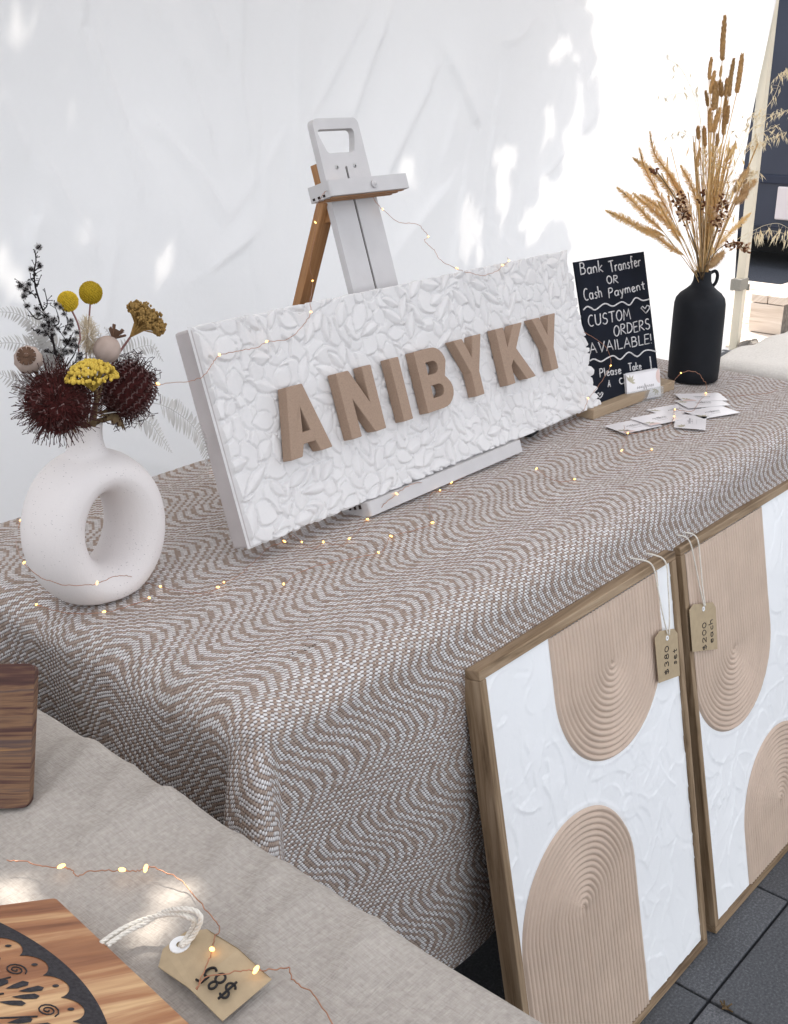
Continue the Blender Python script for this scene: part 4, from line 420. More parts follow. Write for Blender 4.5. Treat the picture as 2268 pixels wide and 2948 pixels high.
# free edge at the pole: cloth pulls in between the two straps
edge = np.clip((X - (TX1 - 0.5)) / 0.5, 0, 1) ** 3
zs = [-0.36, 0.92]
pull = np.minimum(np.abs(Z - zs[0]), np.abs(Z - zs[1]))
X = X - edge * np.clip(pull * 0.03, 0, 0.012) + edge * 0.018
wallv = np.stack([X.ravel(), Y.ravel(), Z.ravel()], 1)
mesh_obj('side_wall', wallv, grid(nx, nz), M['tent'], tent, np.stack([X.ravel(), Z.ravel()], 1), True)
# unseen roof; small holes added to throw sun patches on the linen
nx, ny = 640, 320
x = np.linspace(TX0, TX1, nx); y = np.linspace(TY0, TY1, ny); Xr, Yr = np.meshgrid(x, y, indexing='ij')
Zr = TZ + 0.28 * (1 - np.abs((Yr - (TY0 + TY1) / 2) / ((TY1 - TY0) / 2))) + 0.01 * np.sin(Xr * 5) * np.sin(Yr * 7)
F = grid(nx, ny); cx = Xr.ravel()[F].mean(1); cy = Yr.ravel()[F].mean(1); cz = Zr.ravel()[F].mean(1)
keep = np.ones(len(F), bool)
for hx, hy, hz in D['holes']:
    t = cz / SUN.z; keep &= (np.hypot((cx - SUN.x * t - hx) / 0.75, cy - SUN.y * t - hy) > 0.017)
mesh_obj('roof_canopy', np.stack([Xr.ravel(), Yr.ravel(), Zr.ravel()], 1), F[keep], M['roof'], tent, np.stack([Xr.ravel(), Yr.ravel()], 1), True)
for (px, py) in [(TX1, TY1), (TX0, TY1), (TX1, TY0), (TX0, TY0)]:
    mb = MB(); mb.box((px - 0.012, py - 0.02, GROUND), (0.04, 0, 0), (0, 0.04, 0), (0, 0, TZ - GROUND)); pole = mb.build('pole', M['pole'], tent, bevel=0.004)
    if (px, py) == (TX1, TY1):
        for zz in zs:
            mb = MB()
            for q in range(1):
                mb.box((px - 0.055, py - 0.0235, zz - 0.028), (0.0865, 0, 0), (0, 0.047, 0), (0, 0, 0.05))
                mb.box((px + 0.028, py - 0.030, zz - 0.036), (0.010, 0, 0), (0, 0.022, 0), (0, 0, 0.03))
            mb.build('strap', M['strap'], pole, bevel=0.002)
        mb = MB(); mb.box((px - 0.03, py - 0.04, GROUND), (0.09, 0, 0), (0, 0.09, 0), (0, 0, 0.006)); mb.build('foot_plate', M['greysteel'], pole)
# rock weighing the pole's foot
vs, fs = blob((4.955, 2.165, GROUND + 0.022), 0.075, 0.05, 0.036, 14, 9, lambda a, t: 1 + 0.16 * math.sin(3 * a + 1) * math.sin(2 * t) + 0.1 * math.cos(5 * a))
mb = MB(); mb.add(vs, fs); tag(mb.build('rock', M['stone'], None), 'grey brown rock on the ground at the foot of the tent pole', 'rock')

# low timber sleeper bench in the sun
bench = thing('timber_bench', 'low sunlit pale timber sleeper bench on the deck beyond the tent pole', 'bench', (5.32, 2.18, GROUND + 0.02))
mb = MB(); mb.box((5.33, 2.19, GROUND + 0.02), (1.2, 0, 0), (0, 0.15, 0), (0, 0, 0.14)); mb.build('stone_base', M['stone'], bench)
for k in range(2):
    mb = MB(); mb.box((5.32, 2.18 + k * 0.087, GROUND + 0.163), (1.22, 0, 0), (0, 0.083, 0), (0, 0, 0.04), uo=5 + k); mb.build('plank', M['deck'], bench, bevel=0.004)
mb = MB(); mb.box((5.317, 2.182, GROUND + 0.02), (0.012, 0, 0), (0, 0.165, 0), (0, 0, 0.14), uo=9); mb.build('end_board', M['deck'], bench, bevel=0.002)

# dark navy van parked in its own shade
van = thing('parked_van', 'dark navy vehicle with a pale rounded panel parked beyond the tent pole', 'van', (7.5, 2.2, GROUND))
prof = [(-2.6, -0.50), (-2.6, 1.1), (-2.45, 1.42), (3.2, 1.42), (3.9, 0.9), (4.5, 0.25), (4.55, -0.45), (4.3, -0.52), (-2.5, -0.52)]
mb = MB(); n = len(prof)
vs = [(7.5, y, z) for y, z in prof] + [(9.4, y, z) for y, z in prof]
mb.add(vs, [tuple(range(n)), tuple(range(2 * n - 1, n - 1, -1))] + [(i, i + n, (i + 1) % n + n, (i + 1) % n) for i in range(n)])
mb.build('body', M['navy'], van, bevel=0.05)
mb = MB(); mb.box((7.485, -2.4, -0.145), (0.02, 0, 0), (0, 6.7, 0), (0, 0, 0.055)); mb.build('side_moulding', M['navy_dark'], van, bevel=0.004)
mb = MB(); mb.box((7.487, -2.4, -0.43), (0.02, 0, 0), (0, 6.7, 0), (0, 0, 0.008)); mb.build('panel_seam', M['navy_dark'], van)
mb = MB(); mb.box((7.482, 2.72, -0.375), (0.02, 0, 0), (0, 0.49, 0), (0, 0, 0.215)); mb.build('pale_panel', M['panel'], van, bevel=0.03)
for cyy in (-1.4, 2.55):
    mb = MB(); a = [(7.52 + q, cyy, GROUND + 0.3) for q in (0, .2)]; mb.tube([(7.7, cyy, GROUND + .19), (7.9, cyy, GROUND + .19)], 0.19, 24)
    wh = mb.build('wheel', M['tyre'], van, bevel=0.02); mb = MB(); mb.tube([(7.69, cyy, GROUND + .19), (7.75, cyy, GROUND + .19)], 0.11, 20); mb.build('rim', M['greysteel'], wh)
mb = MB(); mb.box((7.5, 3.03, GROUND - 0.025), (0.06, 0, 0), (0, 0.045, 0), (0, 0, 0.24)); mb.build('support_leg', M['greysteel'], van, bevel=0.004)
mb = MB(); mb.box((7.72, -2.4, GROUND + .05), (1.5, 0, 0), (0, 6.6, 0), (0, 0, 0.14)); mb.build('underside', M['tyre'], van)

# gum tree behind the wall whose crown shades it
tree = thing('gum_tree', 'leafy tree standing behind the white tent wall throwing dappled shade on it', 'tree', (1.6, 5.6, GROUND - .03))
def wall_lit(px, pz):
    for (sx, sz, a, b) in D['spots']:
        if ((px - sx) / (a + .030)) ** 2 + ((pz - sz) / (b + .040)) ** 2 < 1: return True
    E = sorted(D['edge'], key=lambda q: q[1]); 
    px = px + .03
    if pz <= E[0][1]: ex = E[0][0] + 0.02
    elif pz >= E[-1][1]: ex = E[-1][0]
    else:
        for (xa, za), (xb, zb) in zip(E[:-1], E[1:]):
            if za <= pz <= zb: ex = xa + (xb - xa) * (pz - za) / (zb - za + 1e-9); break
    return px > ex
mb = MB(); rt = random.Random(11); ST = 0.043
leafshape = [(-.5, 0), (-.25, .3), (.1, .34), (.5, 0), (.1, -.34), (-.25, -.3)]
U1 = SUN.orthogonal().normalized(); U2 = SUN.cross(U1)
gx = -1.6
while gx < 3.75:
    gz = GROUND - .05
    while gz < 1.75:
        px = gx + rt.uniform(-.02, .02); pz = gz + rt.uniform(-.025, .025)
        if not wall_lit(px, pz):
            t = rt.uniform(1.7, 2.9); c = V((px, 2.24, pz)) + SUN * t
            size = rt.uniform(.075, .115); a = rt.uniform(0, 6.28); tilt = SUN + U1 * rt.uniform(-.5, .5) + U2 * rt.uniform(-.5, .5); tilt.normalize()
            e1 = tilt.orthogonal().normalized(); e1 = Quaternion(tilt, a) @ e1; e2 = tilt.cross(e1)
            mb.add([c + e1 * (p * size) + e2 * (q * size) for p, q in leafshape], [(0, 1, 2, 3), (0, 3, 4, 5)])
        gz += ST
    gx += ST
crown = mb.build('crown', M['leaf'], tree); crown['kind'] = 'stuff'
mb = MB(); mb.tube(catmull([(1.6, 5.6, GROUND - .05), (1.65, 5.5, .8), (1.55, 5.3, 2.0), (1.7, 4.6, 2.8)], 5), [.16 - .005 * k for k in range(16)], 10); trunk = mb.build('trunk', M['bark'], tree, True)
for tx, ty, tz in [(3.9, 4.2, 2.9), (3.0, 4.3, 3.4), (0.3, 4.3, 3.2), (-.5, 4.2, 2.6), (2.6, 3.9, 2.4), (1.1, 4.0, 3.5)]:
    mb = MB(); mb.tube(catmull([(1.56, 5.3, 1.9), ((1.56 + tx) / 2, (5.2 + ty) / 2, (2.1 + tz) / 2 + .15), (tx, ty, tz)], 6), [.07 - .0045 * k for k in range(13)], 7); mb.build('limb', M['bark'], tree, True)

# ------------------------------------------------------------------ tables and draped cloths
def table(name, label, x0, x1, y0, y1, top):
    t = thing(name, label, 'table', ((x0 + x1) / 2, (y0 + y1) / 2, GROUND))
    mb = MB(); mb.box((x0, y0, top - .03), (x1 - x0, 0, 0), (0, y1 - y0, 0), (0, 0, .03)); mb.build('table_top', M['white_paint'], t, bevel=.004)
    for lx in (x0 + .06, x1 - .085):
        for ly in (y0 + .05, y1 - .075):
            mb = MB(); mb.tube([(lx, ly, GROUND), (lx, ly, top - .03)], .0125, 10); mb.build('leg', M['greysteel'], t, True)
    return t
def cloth_arrays(x0, x1, y0, y1, drop, rc, fine, coarse):
    def ax(a, b):
        w = rc * PI / 2
        neg = np.r_[np.arange(-drop, -w, coarse), np.arange(-w, 0.02, fine)]
        pos = -neg[::-1]
        mid = np.arange(a + .02 + coarse, b - .02 - coarse / 2, coarse)
        return np.r_[neg + a, mid, pos + b]
    return ax(x0, x1), ax(y0, y1)
def drape(x0, x1, y0, y1, top, drop, rc, coarse, fn_top, fn_side, flare=.10):
    """soft cloth over a table: returns vertices, faces, uv (cloth metres)"""
    u, v = cloth_arrays(x0, x1, y0, y1, drop, rc, .006, coarse)
    Ug, Vg = np.meshgrid(u, v, indexing='ij')
    du = np.where(Ug < x0, Ug - x0, np.where(Ug > x1, Ug - x1, 0)); dv = np.where(Vg < y0, Vg - y0, np.where(Vg > y1, Vg - y1, 0))
    d = np.hypot(du, dv); ph = np.arctan2(np.abs(dv), np.abs(du) + 1e-9); s2 = np.sin(2 * ph)
    th = np.clip(d / rc, 0, PI / 2); out = rc * np.sin(th); z = -rc * (1 - np.cos(th)); rest = np.clip(d - rc * PI / 2, 0, None)
    # corner flare: the surplus cloth stands out as folds
    fl = flare * s2 ** 1.2 * np.clip(rest / .30, 0, 1) ** .8
    rip = (0.020 * np.sin(ph * 9.0 - .6) ) * (s2 > .01) * np.clip(rest / .2, 0, 1) * s2 ** .5
    side = fn_side(Ug, Vg, du, dv, rest)
    r = out + fl + rip + side
    cx = np.where(d > 0, du / np.maximum(d, 1e-9), 0); cy = np.where(d > 0, dv / np.maximum(d, 1e-9), 0)
    Xc = np.clip(Ug, x0, x1) + cx * r; Yc = np.clip(Vg, y0, y1) + cy * r
    Zc = top + z - rest * np.sqrt(np.clip(1 - (flare * s2 * .5) ** 2, .3, 1)) + fn_top(Ug, Vg, du, dv, d)
    return np.stack([Xc.ravel(), Yc.ravel(), Zc.ravel()], 1), grid(len(u), len(v)), np.stack([Ug.ravel(), Vg.ravel()], 1)

table('trestle_table', 'long trestle table hidden under the herringbone knit cloth', 0.60, 1.985, 0.70, 1.235, -0.008)
def top1(U, Vv, du, dv, d):
    k = np.exp(-d / .05)
    h = 0.0016 * np.sin(U * 9 + 2 * Vv) * np.cos(Vv * 11) * k + 0.0012 * np.sin(U * 31 + Vv * 17) * k
    # the corner facing the camera dips a little before its fold, and the edge sags between
    h -= 0.010 * np.exp(-(((U - .66) / .05) ** 2 + ((Vv - .665) / .03) ** 2)) 
    h -= 0.012 * np.exp(-(((U - .545) / .035) ** 2 + ((Vv - .82) / .07) ** 2)) + 0.008 * np.exp(-(((U - .56) / .03) ** 2 + ((Vv - 1.0) / .05) ** 2))
    return h
def side1(U, Vv, du, dv, rest):
    a = np.clip(rest / .3, 0, 1)
    f = 0.010 * np.sin(U * 2 * PI / .42 + 1.0) * a * (np.abs(dv) > 0) * (du == 0)
    f += (0.022 * np.sin(Vv * 2 * PI / .30 + 2.6)) * np.clip(rest / .16, 0, 1) * (np.abs(du) > 0) * (dv == 0)
    return f
vs, fs, uv = drape(0.585, 2.005, 0.69, 1.245, 0.0, 0.492, 0.032, 0.012, top1, side1, .13)
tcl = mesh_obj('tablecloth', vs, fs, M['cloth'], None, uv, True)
tag(tcl, 'chunky taupe and white herringbone knit cloth draped over the long table', 'tablecloth')

table('side_table', 'small table under the oatmeal linen cloth nearest the camera', -.55, 0.40, -.75, 1.05, -0.008)
def top2(U, Vv, du, dv, d):
    k = np.exp(-d / .04); h = 0.0012 * np.sin(U * 14 + 5 * Vv) * np.sin(Vv * 9 - 3 * U)
    for P in D['crl']:
        best = np.full(U.shape, 9.0); sg = np.zeros(U.shape)
        for (xa, ya), (xb, yb) in zip(P[:-1], P[1:]):
            L = math.hypot(xb - xa, yb - ya); dx, dy = (xb - xa) / L, (yb - ya) / L
            t = np.clip((U - xa) * dx + (Vv - ya) * dy, 0, L); qx = U - xa - dx * t; qy = Vv - ya - dy * t; dd = np.hypot(qx, qy)
            m_ = dd < best; best = np.where(m_, dd, best); sg = np.where(m_, -dy * qx + dx * qy, sg)
        h += np.where(sg > 0, 0.006 * np.exp(-best / .020), 0.006 * np.exp(-best / .008))
    return h * k + 0.0003 * np.exp(-d / .03) * np.sin(Vv * 55 + 3 * np.sin(Vv * 13)) * np.clip((U - .36) / .08, 0, 1)
vs, fs, uv = drape(-.56, 0.435, -.76, 1.07, 0.0, 0.40, 0.022, 0.008, top2, lambda U, Vv, du, dv, rest: .008 * np.sin(Vv * 21) * np.clip(rest / .2, 0, 1) + 0.0007 * np.sin(Vv * 47 + np.sin(Vv * 9) * 2), .08)
lcl = mesh_obj('linen_tablecloth', vs, fs, M['linen'], None, uv, True)
tag(lcl, 'oatmeal linen tablecloth with soft creases in the foreground carrying the wooden boards', 'tablecloth')

table('far_table', 'table under plain linen coloured sunlit pale at the far end beside the tent pole', 2.15, 3.3, 0.30, 0.91, -0.008)
vs, fs, uv = drape(2.085, 3.35, 0.28, 0.965, 0.006, 0.40, 0.02, 0.014, lambda U, Vv, du, dv, d: .004 * np.sin(U * 17 + Vv * 9) * np.sin(Vv * 13 + 4 * U) + .003 * np.sin(U * 41 + 20 * Vv), lambda U, Vv, du, dv, rest: .015 * np.sin(U * 19 + Vv * 17) * np.clip(rest / .2, 0, 1), .10)
fcl = mesh_obj('linen_tablecloth', vs, fs, M['linen_sunlit'], None, uv, True)
tag(fcl, 'creased linen cloth, sunlit tone in its colour, beyond the black bottle at the far end of the knit cloth', 'tablecloth')

# ------------------------------------------------------------------ framed relief paintings
def plaster_base(F, W, H_, seed, arches, n0):
    r = np.random.RandomState(seed); st = .0022
    xs = np.arange(.0125, W - .0125 + st, st); ys = np.arange(.0125, H_ - .0125 + st, st); Xp, Yp = np.meshgrid(xs, ys, indexing='ij'); h = np.zeros_like(Xp)
    for k in range(230):
        cx, cy = r.uniform(0, W), r.uniform(0, H_); a = r.uniform(0, 6.28); L, w = r.uniform(.015, .07), r.uniform(.006, .022)
        if r.rand() < .5: a = r.normal(1.5, .35)
        ca, sa = math.cos(a), math.sin(a); p = (Xp - cx) * ca + (Yp - cy) * sa; q = -(Xp - cx) * sa + (Yp - cy) * ca
        q = q - 0.4 * p * p / L * r.choice([-1, 1]); e = (p / L) ** 2 + (q / w) ** 2; ins = e < 1
        lev = r.uniform(-.0003, .0006); rim = np.exp(-((e - 1) / .16) ** 2) * .0012 * r.uniform(.2, 1) * (q > 0) * (np.abs(p) < L * .8)
        h = np.where(ins, h * .35 + lev + .0005 * q / w, h) + rim
    for (cx, cy, R_, sgn) in arches:
        dd = np.where((Yp - cy) * sgn < 0, np.hypot(Xp - cx, Yp - cy), np.abs(Xp - cx))
        h = np.where(dd < R_ + .004, -.0006 + 0 * h, h) + .0012 * np.exp(-((dd - R_ - .003) / .003) ** 2)
    O = np.array(F['O']); a_ = np.array(F['a']); b_ = np.array(F['b']); n_ = np.array(F['n'])
    P = O + Xp[..., None] * a_ + Yp[..., None] * b_ + (n0 + h)[..., None] * n_
    return P.reshape(-1, 3), grid(len(xs), len(ys))
def arch_mesh(F, cx, cy, R_, sgn, Lst, n0, seed, xmin=None):
    """concentric combed ridges: stadium open towards +sgn*b"""
    r = np.random.RandomState(seed); NR = 17
    rr = np.linspace(0.0, R_, NR * 8 + 1); hs = .0038 * np.abs(np.cos(PI * rr / R_ * (NR - .5))) ** .48 ; hs[-4:] *= np.linspace(1, .1, 4)
    segs = []
    for s in np.linspace(0, 1, 22)[:-1]: segs.append(('l', s))
    for s in np.linspace(0, 1, 90)[:-1]: segs.append(('c', s))
    for s in np.linspace(0, 1, 22): segs.append(('r', s))
    pts = []
    O = np.array(F['O']); a_ = np.array(F['a']); b_ = np.array(F['b']); n_ = np.array(F['n'])
    for i, (k, s) in enumerate(segs):
        wob = .00016 * math.sin(i * .31 + 1) + r.normal(0, .00003)
        q = rr + wob * np.minimum(1, rr / .01)
        if k == 'l': x = cx - q; y = cy + sgn * Lst * (1 - s) + 0 * q
        elif k == 'r': x = cx + q; y = cy + sgn * Lst * s + 0 * q
        else: t = PI * s; x = cx - q * math.cos(t); y = cy - sgn * q * math.sin(t)
        if xmin is not None: x = np.maximum(x, xmin)
        hh = n0 + hs * (1 + .03 * r.normal()) + .0002 * math.sin(i * .2)
        pts.append(O + x[:, None] * a_ + y[:, None] * b_ + hh[:, None] * n_)
    P = np.array(pts); return P.reshape(-1, 3), grid(len(segs), len(rr))
def painting(F, label, arches, seed):
    W, H_ = F['W'], F['H']; FR, DP = .0115, .026
    o = frame_pt(F, W / 2, 0, -DP / 2)
    t = thing('framed_painting', label, 'painting', o, 'framed arch relief paintings leaning on the front of the long table')
    A, B, Nn = V(F['a']), V(F['b']), V(F['n'])
    def rail(x, y, w, h, u): 
        mb = MB(); mb.box(frame_pt(F, x, y, -DP), A * w, B * h, Nn * DP, uo=u); mb.build('frame_rail', M['oak'], t, bevel=.0012)
    rail(0, H_ - FR, W, FR, 1 + seed); rail(0, 0, W, FR, 4 + seed); rail(0, FR + .0002, FR, H_ - 2 * FR - .0004, 7 + seed); rail(W - FR, FR + .0002, FR, H_ - 2 * FR - .0004, 9 + seed)
    mb = MB(); mb.box(frame_pt(F, FR, FR, -.018), A * (W - 2 * FR), B * (H_ - 2 * FR), Nn * .006); mb.build('backing', M['canvas_side'], t)
    vs, fs = plaster_base(F, W, H_, seed, arches, -.0045); mesh_obj('plaster_ground', vs, fs, M['art_white'], t, None, True)
    for k, (cx, cy, R_, sgn) in enumerate(arches):
        Lst = (H_ - FR - .0015 - cy) if sgn > 0 else (cy - FR - .0015)
        vs, fs = arch_mesh(F, cx, cy, R_, sgn, Lst, -.0045, seed * 7 + k, FR + .001); 
        if sgn < 0: fs = fs[:, ::-1]
        mesh_obj('ridged_arch', vs, fs, M['arch'], t, None, True)
    return t
painting(D['paint1'], 'oak framed painting of two blush combed arches on white, nearer one, tagged $380', [(.2645, .5225, .1275, 1), (.144, .2365, .1275, -1)], 3)
painting(D['paint2'], 'oak framed painting of two blush arches cut off by the right picture edge, tagged $200', [(.134, .411, .1275, 1), (.251, .100, .1275, -1)], 5)

# ------------------------------------------------------------------ hand lettering (single-stroke)
def arc(cx, cy, rx, ry, a0, a1, n=10): return [(cx + rx * math.cos(math.radians(a0 + (a1 - a0) * k / n)), cy + ry * math.sin(math.radians(a0 + (a1 - a0) * k / n))) for k in range(n + 1)]
G = {
 'A': (.75, [[(0, 0), (.36, 1), (.7, 0)], [(.12, .36), (.6, .36)]]), 'B': (.65, [[(0, 0), (.04, 1)], [(0, .95), *arc(.25, .76, .24, .22, 80, -80), (.05, .54)], [(.05, .54), *arc(.28, .28, .28, .26, 80, -80), (0, 0)]]),
 'C': (.62, [arc(.36, .5, .34, .5, 60, 300, 14)]), 'D': (.68, [[(0, 0), (.03, 1)], [(0, .98), *arc(.12, .5, .5, .47, 80, -80), (0, .02)]]), 'E': (.55, [[(.5, 1), (0, .97), (0, 0), (.5, .02)], [(0, .52), (.42, .53)]]),
 'I': (.2, [[(.06, 1), (.06, 0)]]), 'L': (.5, [[(0, 1), (0, 0), (.46, .03)]]), 'M': (.85, [[(0, 0), (.12, 1), (.4, .35), (.68, 1), (.8, 0)]]), 'O': (.72, [arc(.34, .5, .32, .48, 95, 455, 18)]),
 'P': (.6, [[(0, -.05), (.05, 1)], [(.02, .95), *arc(.26, .74, .26, .24, 80, -80), (.06, .48)]]), 'R': (.66, [[(0, 0), (.05, 1)], [(.02, .96), *arc(.26, .75, .24, .22, 80, -80), (.05, .5), (.6, 0)]]),
 'S': (.6, [[*arc(.3, .74, .24, .25, 40, 235, 9), *arc(.26, .25, .26, .26, 70, -150, 10)]]), 'T': (.68, [[(.34, .98), (.34, 0)], [(0, .97), (.68, 1)]]), 'U': (.66, [[(0, 1), *arc(.3, .28, .28, .28, 180, 360, 8), (.6, 1)]]),
 'V': (.68, [[(0, 1), (.32, 0), (.64, 1)]]), '!': (.2, [[(.08, 1), (.06, .3)], [(.06, .05), (.06, .0)]]), '1': (.2, [[(.05, 1), (.07, 0)]]),
 'a': (.56, [[(.44, .5), *arc(.22, .27, .22, .26, 60, 320, 12), (.42, .2)], [(.46, .54), (.44, .1), (.5, 0)]]), 'k': (.5, [[(0, 1), (0, 0)], [(.4, .55), (.04, .28), (.46, 0)]]), 'n': (.52, [[(0, .52), (.02, 0)], [(.02, .3), *arc(.22, .34, .18, .2, 160, 10, 8), (.42, 0)]]),
 'r': (.4, [[(0, .52), (.02, 0)], [(.02, .32), (.14, .5), (.34, .5)]]), 's': (.42, [[(.36, .48), (.16, .55), (.04, .42), (.18, .3), (.34, .18), (.2, .0), (0, .05)]]), 'f': (.4, [[(.4, .95), (.22, 1), (.16, .8), (.14, -.1)], [(0, .5), (.36, .52)]]),
 'e': (.5, [[(.02, .28), (.4, .34), *arc(.22, .32, .2, .23, 20, 200, 8), *arc(.24, .24, .22, .24, 190, 330, 7)]]), 'h': (.52, [[(0, 1), (.02, 0)], [(.02, .3), *arc(.22, .34, .18, .2, 160, 10, 8), (.42, 0)]]),
 'y': (.5, [[(0, .54), (.2, .04)], [(.44, .56), (.12, -.38), (-.02, -.36)]]), 'm': (.78, [[(0, .52), (.02, 0)], [(.02, .3), *arc(.18, .34, .15, .2, 160, 10, 7), (.34, 0)], [(.34, .3), *arc(.5, .34, .15, .2, 160, 10, 7), (.68, 0)]]),
 't': (.42, [[(.2, .85), (.18, .06), (.34, .02)], [(0, .56), (.4, .58)]]), 'l': (.2, [[(.06, 1), (.06, 0)]]), 'c': (.46, [arc(.26, .27, .22, .27, 50, 310, 10)]),
 '0': (.62, [arc(.28, .5, .26, .48, 95, 455, 16)]), '2': (.6, [[*arc(.26, .72, .24, .26, 160, -20, 9), (.02, .02), (.54, .02)]]), '3': (.58, [[*arc(.22, .75, .22, .23, 140, -80, 9), *arc(.22, .27, .26, .26, 80, -140, 10)]]),
 '8': (.58, [[*arc(.26, .75, .18, .22, -70, 270, 12), *arc(.26, .26, .24, .26, 95, -265, 14)]]), '5': (.56, [[(.48, .98), (.1, .98), (.06, .56), *arc(.22, .3, .26, .3, 80, -140, 10)]]), '$': (.6, [[*arc(.28, .7, .22, .2, 40, 235, 9), *arc(.26, .3, .24, .22, 70, -150, 10)], [(.3, 1.08), (.26, -.1)]]),
}
def write(text, p0, p1, h, fr, r, mat, parent, name='writing', off=0.0006, seed=1, up=None):
    """write text from p0 to p1 (plane coordinates) with cap height h; fr maps (x,y,z) to world"""
    rr = random.Random(seed); d = V((p1[0] - p0[0], p1[1] - p0[1])); L = d.length; d.normalize(); u = V((-d.y, d.x))
    tot = sum(G[c][0] + .16 for c in text if c != ' ') + .3 * text.count(' '); sx = L / tot; x = 0; mb = MB()
    for c in text:
        if c == ' ': x += .3; continue
        wd, st = G[c]; dy = rr.uniform(-.04, .04); sl = rr.uniform(-.05, .08)
        for s in st:
            P = [V(p0) + d * ((x + q[0] * 1.0 + sl * q[1]) * sx) + u * ((q[1] + dy) * h) for q in s]
            if len(P) == 2: P = [P[0], (P[0] + P[1]) / 2, P[1]]
            mb.tube([fr(q.x, q.y, off) for q in P], r, 5)
        x += wd + .16
    return mb.build(name, mat, parent, True)
# ------------------------------------------------------------------ price tags on cords
def price_tag(name, label, poly, thick, fr, hole, cords, lines, tr, hr=.0035, hz=.0014, fn=None):
    c0 = fr(sum(p[0] for p in poly) / len(poly), sum(p[1] for p in poly) / len(poly), 0)
    t = thing(name, label, 'price tag', c0)
    mb = MB(); n = len(poly); mb.add([fr(x, y, 0) for x, y in poly] + [fr(x, y, thick) for x, y in poly], [tuple(range(n))[::-1], tuple(range(n, 2 * n))] + [(i, (i + 1) % n, (i + 1) % n + n, i + n) for i in range(n)])
    mb.build('card', M['kraft'], t)
    mb = MB(); k = 18; ring = [(math.cos(2 * PI * i / k), math.sin(2 * PI * i / k)) for i in range(k)]
    for q, (ra, z) in enumerate([(hr * .35, hz * .9), (hr * .45, hz), (hr, hz), (hr, thick)]):
        mb.add([fr(hole[0] + a * ra, hole[1] + b * ra, z) for a, b in ring], [])
    mb.f = [(q * k + i, q * k + (i + 1) % k, (q + 1) * k + (i + 1) % k, (q + 1) * k + i) for q in range(3) for i in range(k)]
    mb.build('eyelet', M['art_white'], t)
    for pts, r in cords: twisted(pts, r, t)
    for k, (txt, a, b, h) in enumerate(lines): write(txt, a, b, h, fr, tr, M['ink'], t, 'writing', thick + .0003, 5 + k)
    return t
def twisted(pts, r, parent, name='cord', mat=None, turn=None):
    P = catmull(pts, 14); mb = MB(); u = (P[1] - P[0]).orthogonal().normalized(); acc = 0; fr_ = []
    for i, p in enumerate(P):
        d = (P[min(i + 1, len(P) - 1)] - P[max(i - 1, 0)]).normalized(); u = (u - d * u.dot(d)).normalized(); 
        if i: acc += (p - P[i - 1]).length
        fr_.append((p, d, u.copy(), acc))
    pitch = turn or r * 7
    # resample finely enough for the twist
    for s in range(3):
        q = []
        for (p, d, u_, a) in fr_:
            an = 2 * PI * (a / pitch + s / 3); w = d.cross(u_); q.append(p + (u_ * math.cos(an) + w * math.sin(an)) * r * .5)
        mb.tube(q, r * .6, 6)
    return mb.build(name, mat or M['cord'], parent, True)
def dense(pts, step):
    P = catmull(pts, 10); out = [P[0]]; 
    for p in P[1:]:
        d = (p - out[-1]).length
        if d >= step: out.append(p)
    return out
def plane_fr(F, off): return lambda x, y, z: frame_pt(F, x, y, off + z)
f1, f2 = plane_fr(D['paint1'], .0042), plane_fr(D['paint2'], .0042)
def cord3(F, l, zs): return [frame_pt(F, x, y, z) for (x, y), z in zip(l, zs)]
zc = [-.03, -.008, .003, .0045, .0055, .007]
TA, TB = D['tagA'], D['tagB']
price_tag('price_tag', 'kraft tag reading $380 set hanging by cotton cord over the nearer painting', [tuple(p) for p in TA], .0005, f1, D['holeA'],
          [(cord3(D['paint1'], D['cordA'][0], zc), .0011), (cord3(D['paint1'], D['cordA'][1], zc), .0011)],
          [('$380', (.3865, .4565), (.3925, .4985), .0105), ('set', (.4100, .4620), (.4130, .4860), .0120)], .00055)
price_tag('price_tag', 'kraft tag reading $200 each hanging by cotton cord over the farther painting', [tuple(p) for p in TB], .0005, f2, D['holeB'],
          [(cord3(D['paint2'], D['cordB'][0], zc), .0011), (cord3(D['paint2'], D['cordB'][1], zc), .0011)],
          [('$200', (.0390, .4450), (.0440, .4880), .0110), ('each', (.0600, .4480), (.0640, .4850), .0120)], .00055)

# ------------------------------------------------------------------ plaster relief sign with wooden letters
SF = D['sign']
sign = thing('plaster_sign', 'long white carved plaster sign with raised brown letters ANIBYKY leaning on the easel', 'sign', frame_pt(SF, SF['W'] / 2, 0, -.02))
W, H_ = SF['W'], SF['H']
mb = MB(); mb.box(frame_pt(SF, 0, 0, -.034), V(SF['a']) * W, V(SF['b']) * H_, V(SF['n']) * .031); mb.build('canvas_box', M['canvas_side'], sign, bevel=.003)
rp = np.random.RandomState(21); st = .0011
xs = np.arange(-.003, W + .0021, st); ys = np.arange(-.002, H_ + .0031, st); Xp, Yp = np.meshgrid(xs, ys, indexing='ij'); h = np.zeros_like(Xp) + .0008
petals = []
for k in range(150):                                        # flowers: petals round a centre
    cx, cy = rp.uniform(0, W), rp.uniform(0, H_); n = rp.choice([4, 5, 6]); a0 = rp.uniform(0, 6.28); L = rp.uniform(.027, .044)
    for i in range(n):
        a = a0 + i * 2 * PI / n + rp.normal(0, .12); petals.append((cx + math.cos(a) * L * .25, cy + math.sin(a) * L * .25, a, L * rp.uniform(.8, 1.15), L * rp.uniform(.26, .40), rp.uniform(.6, 1.1)))
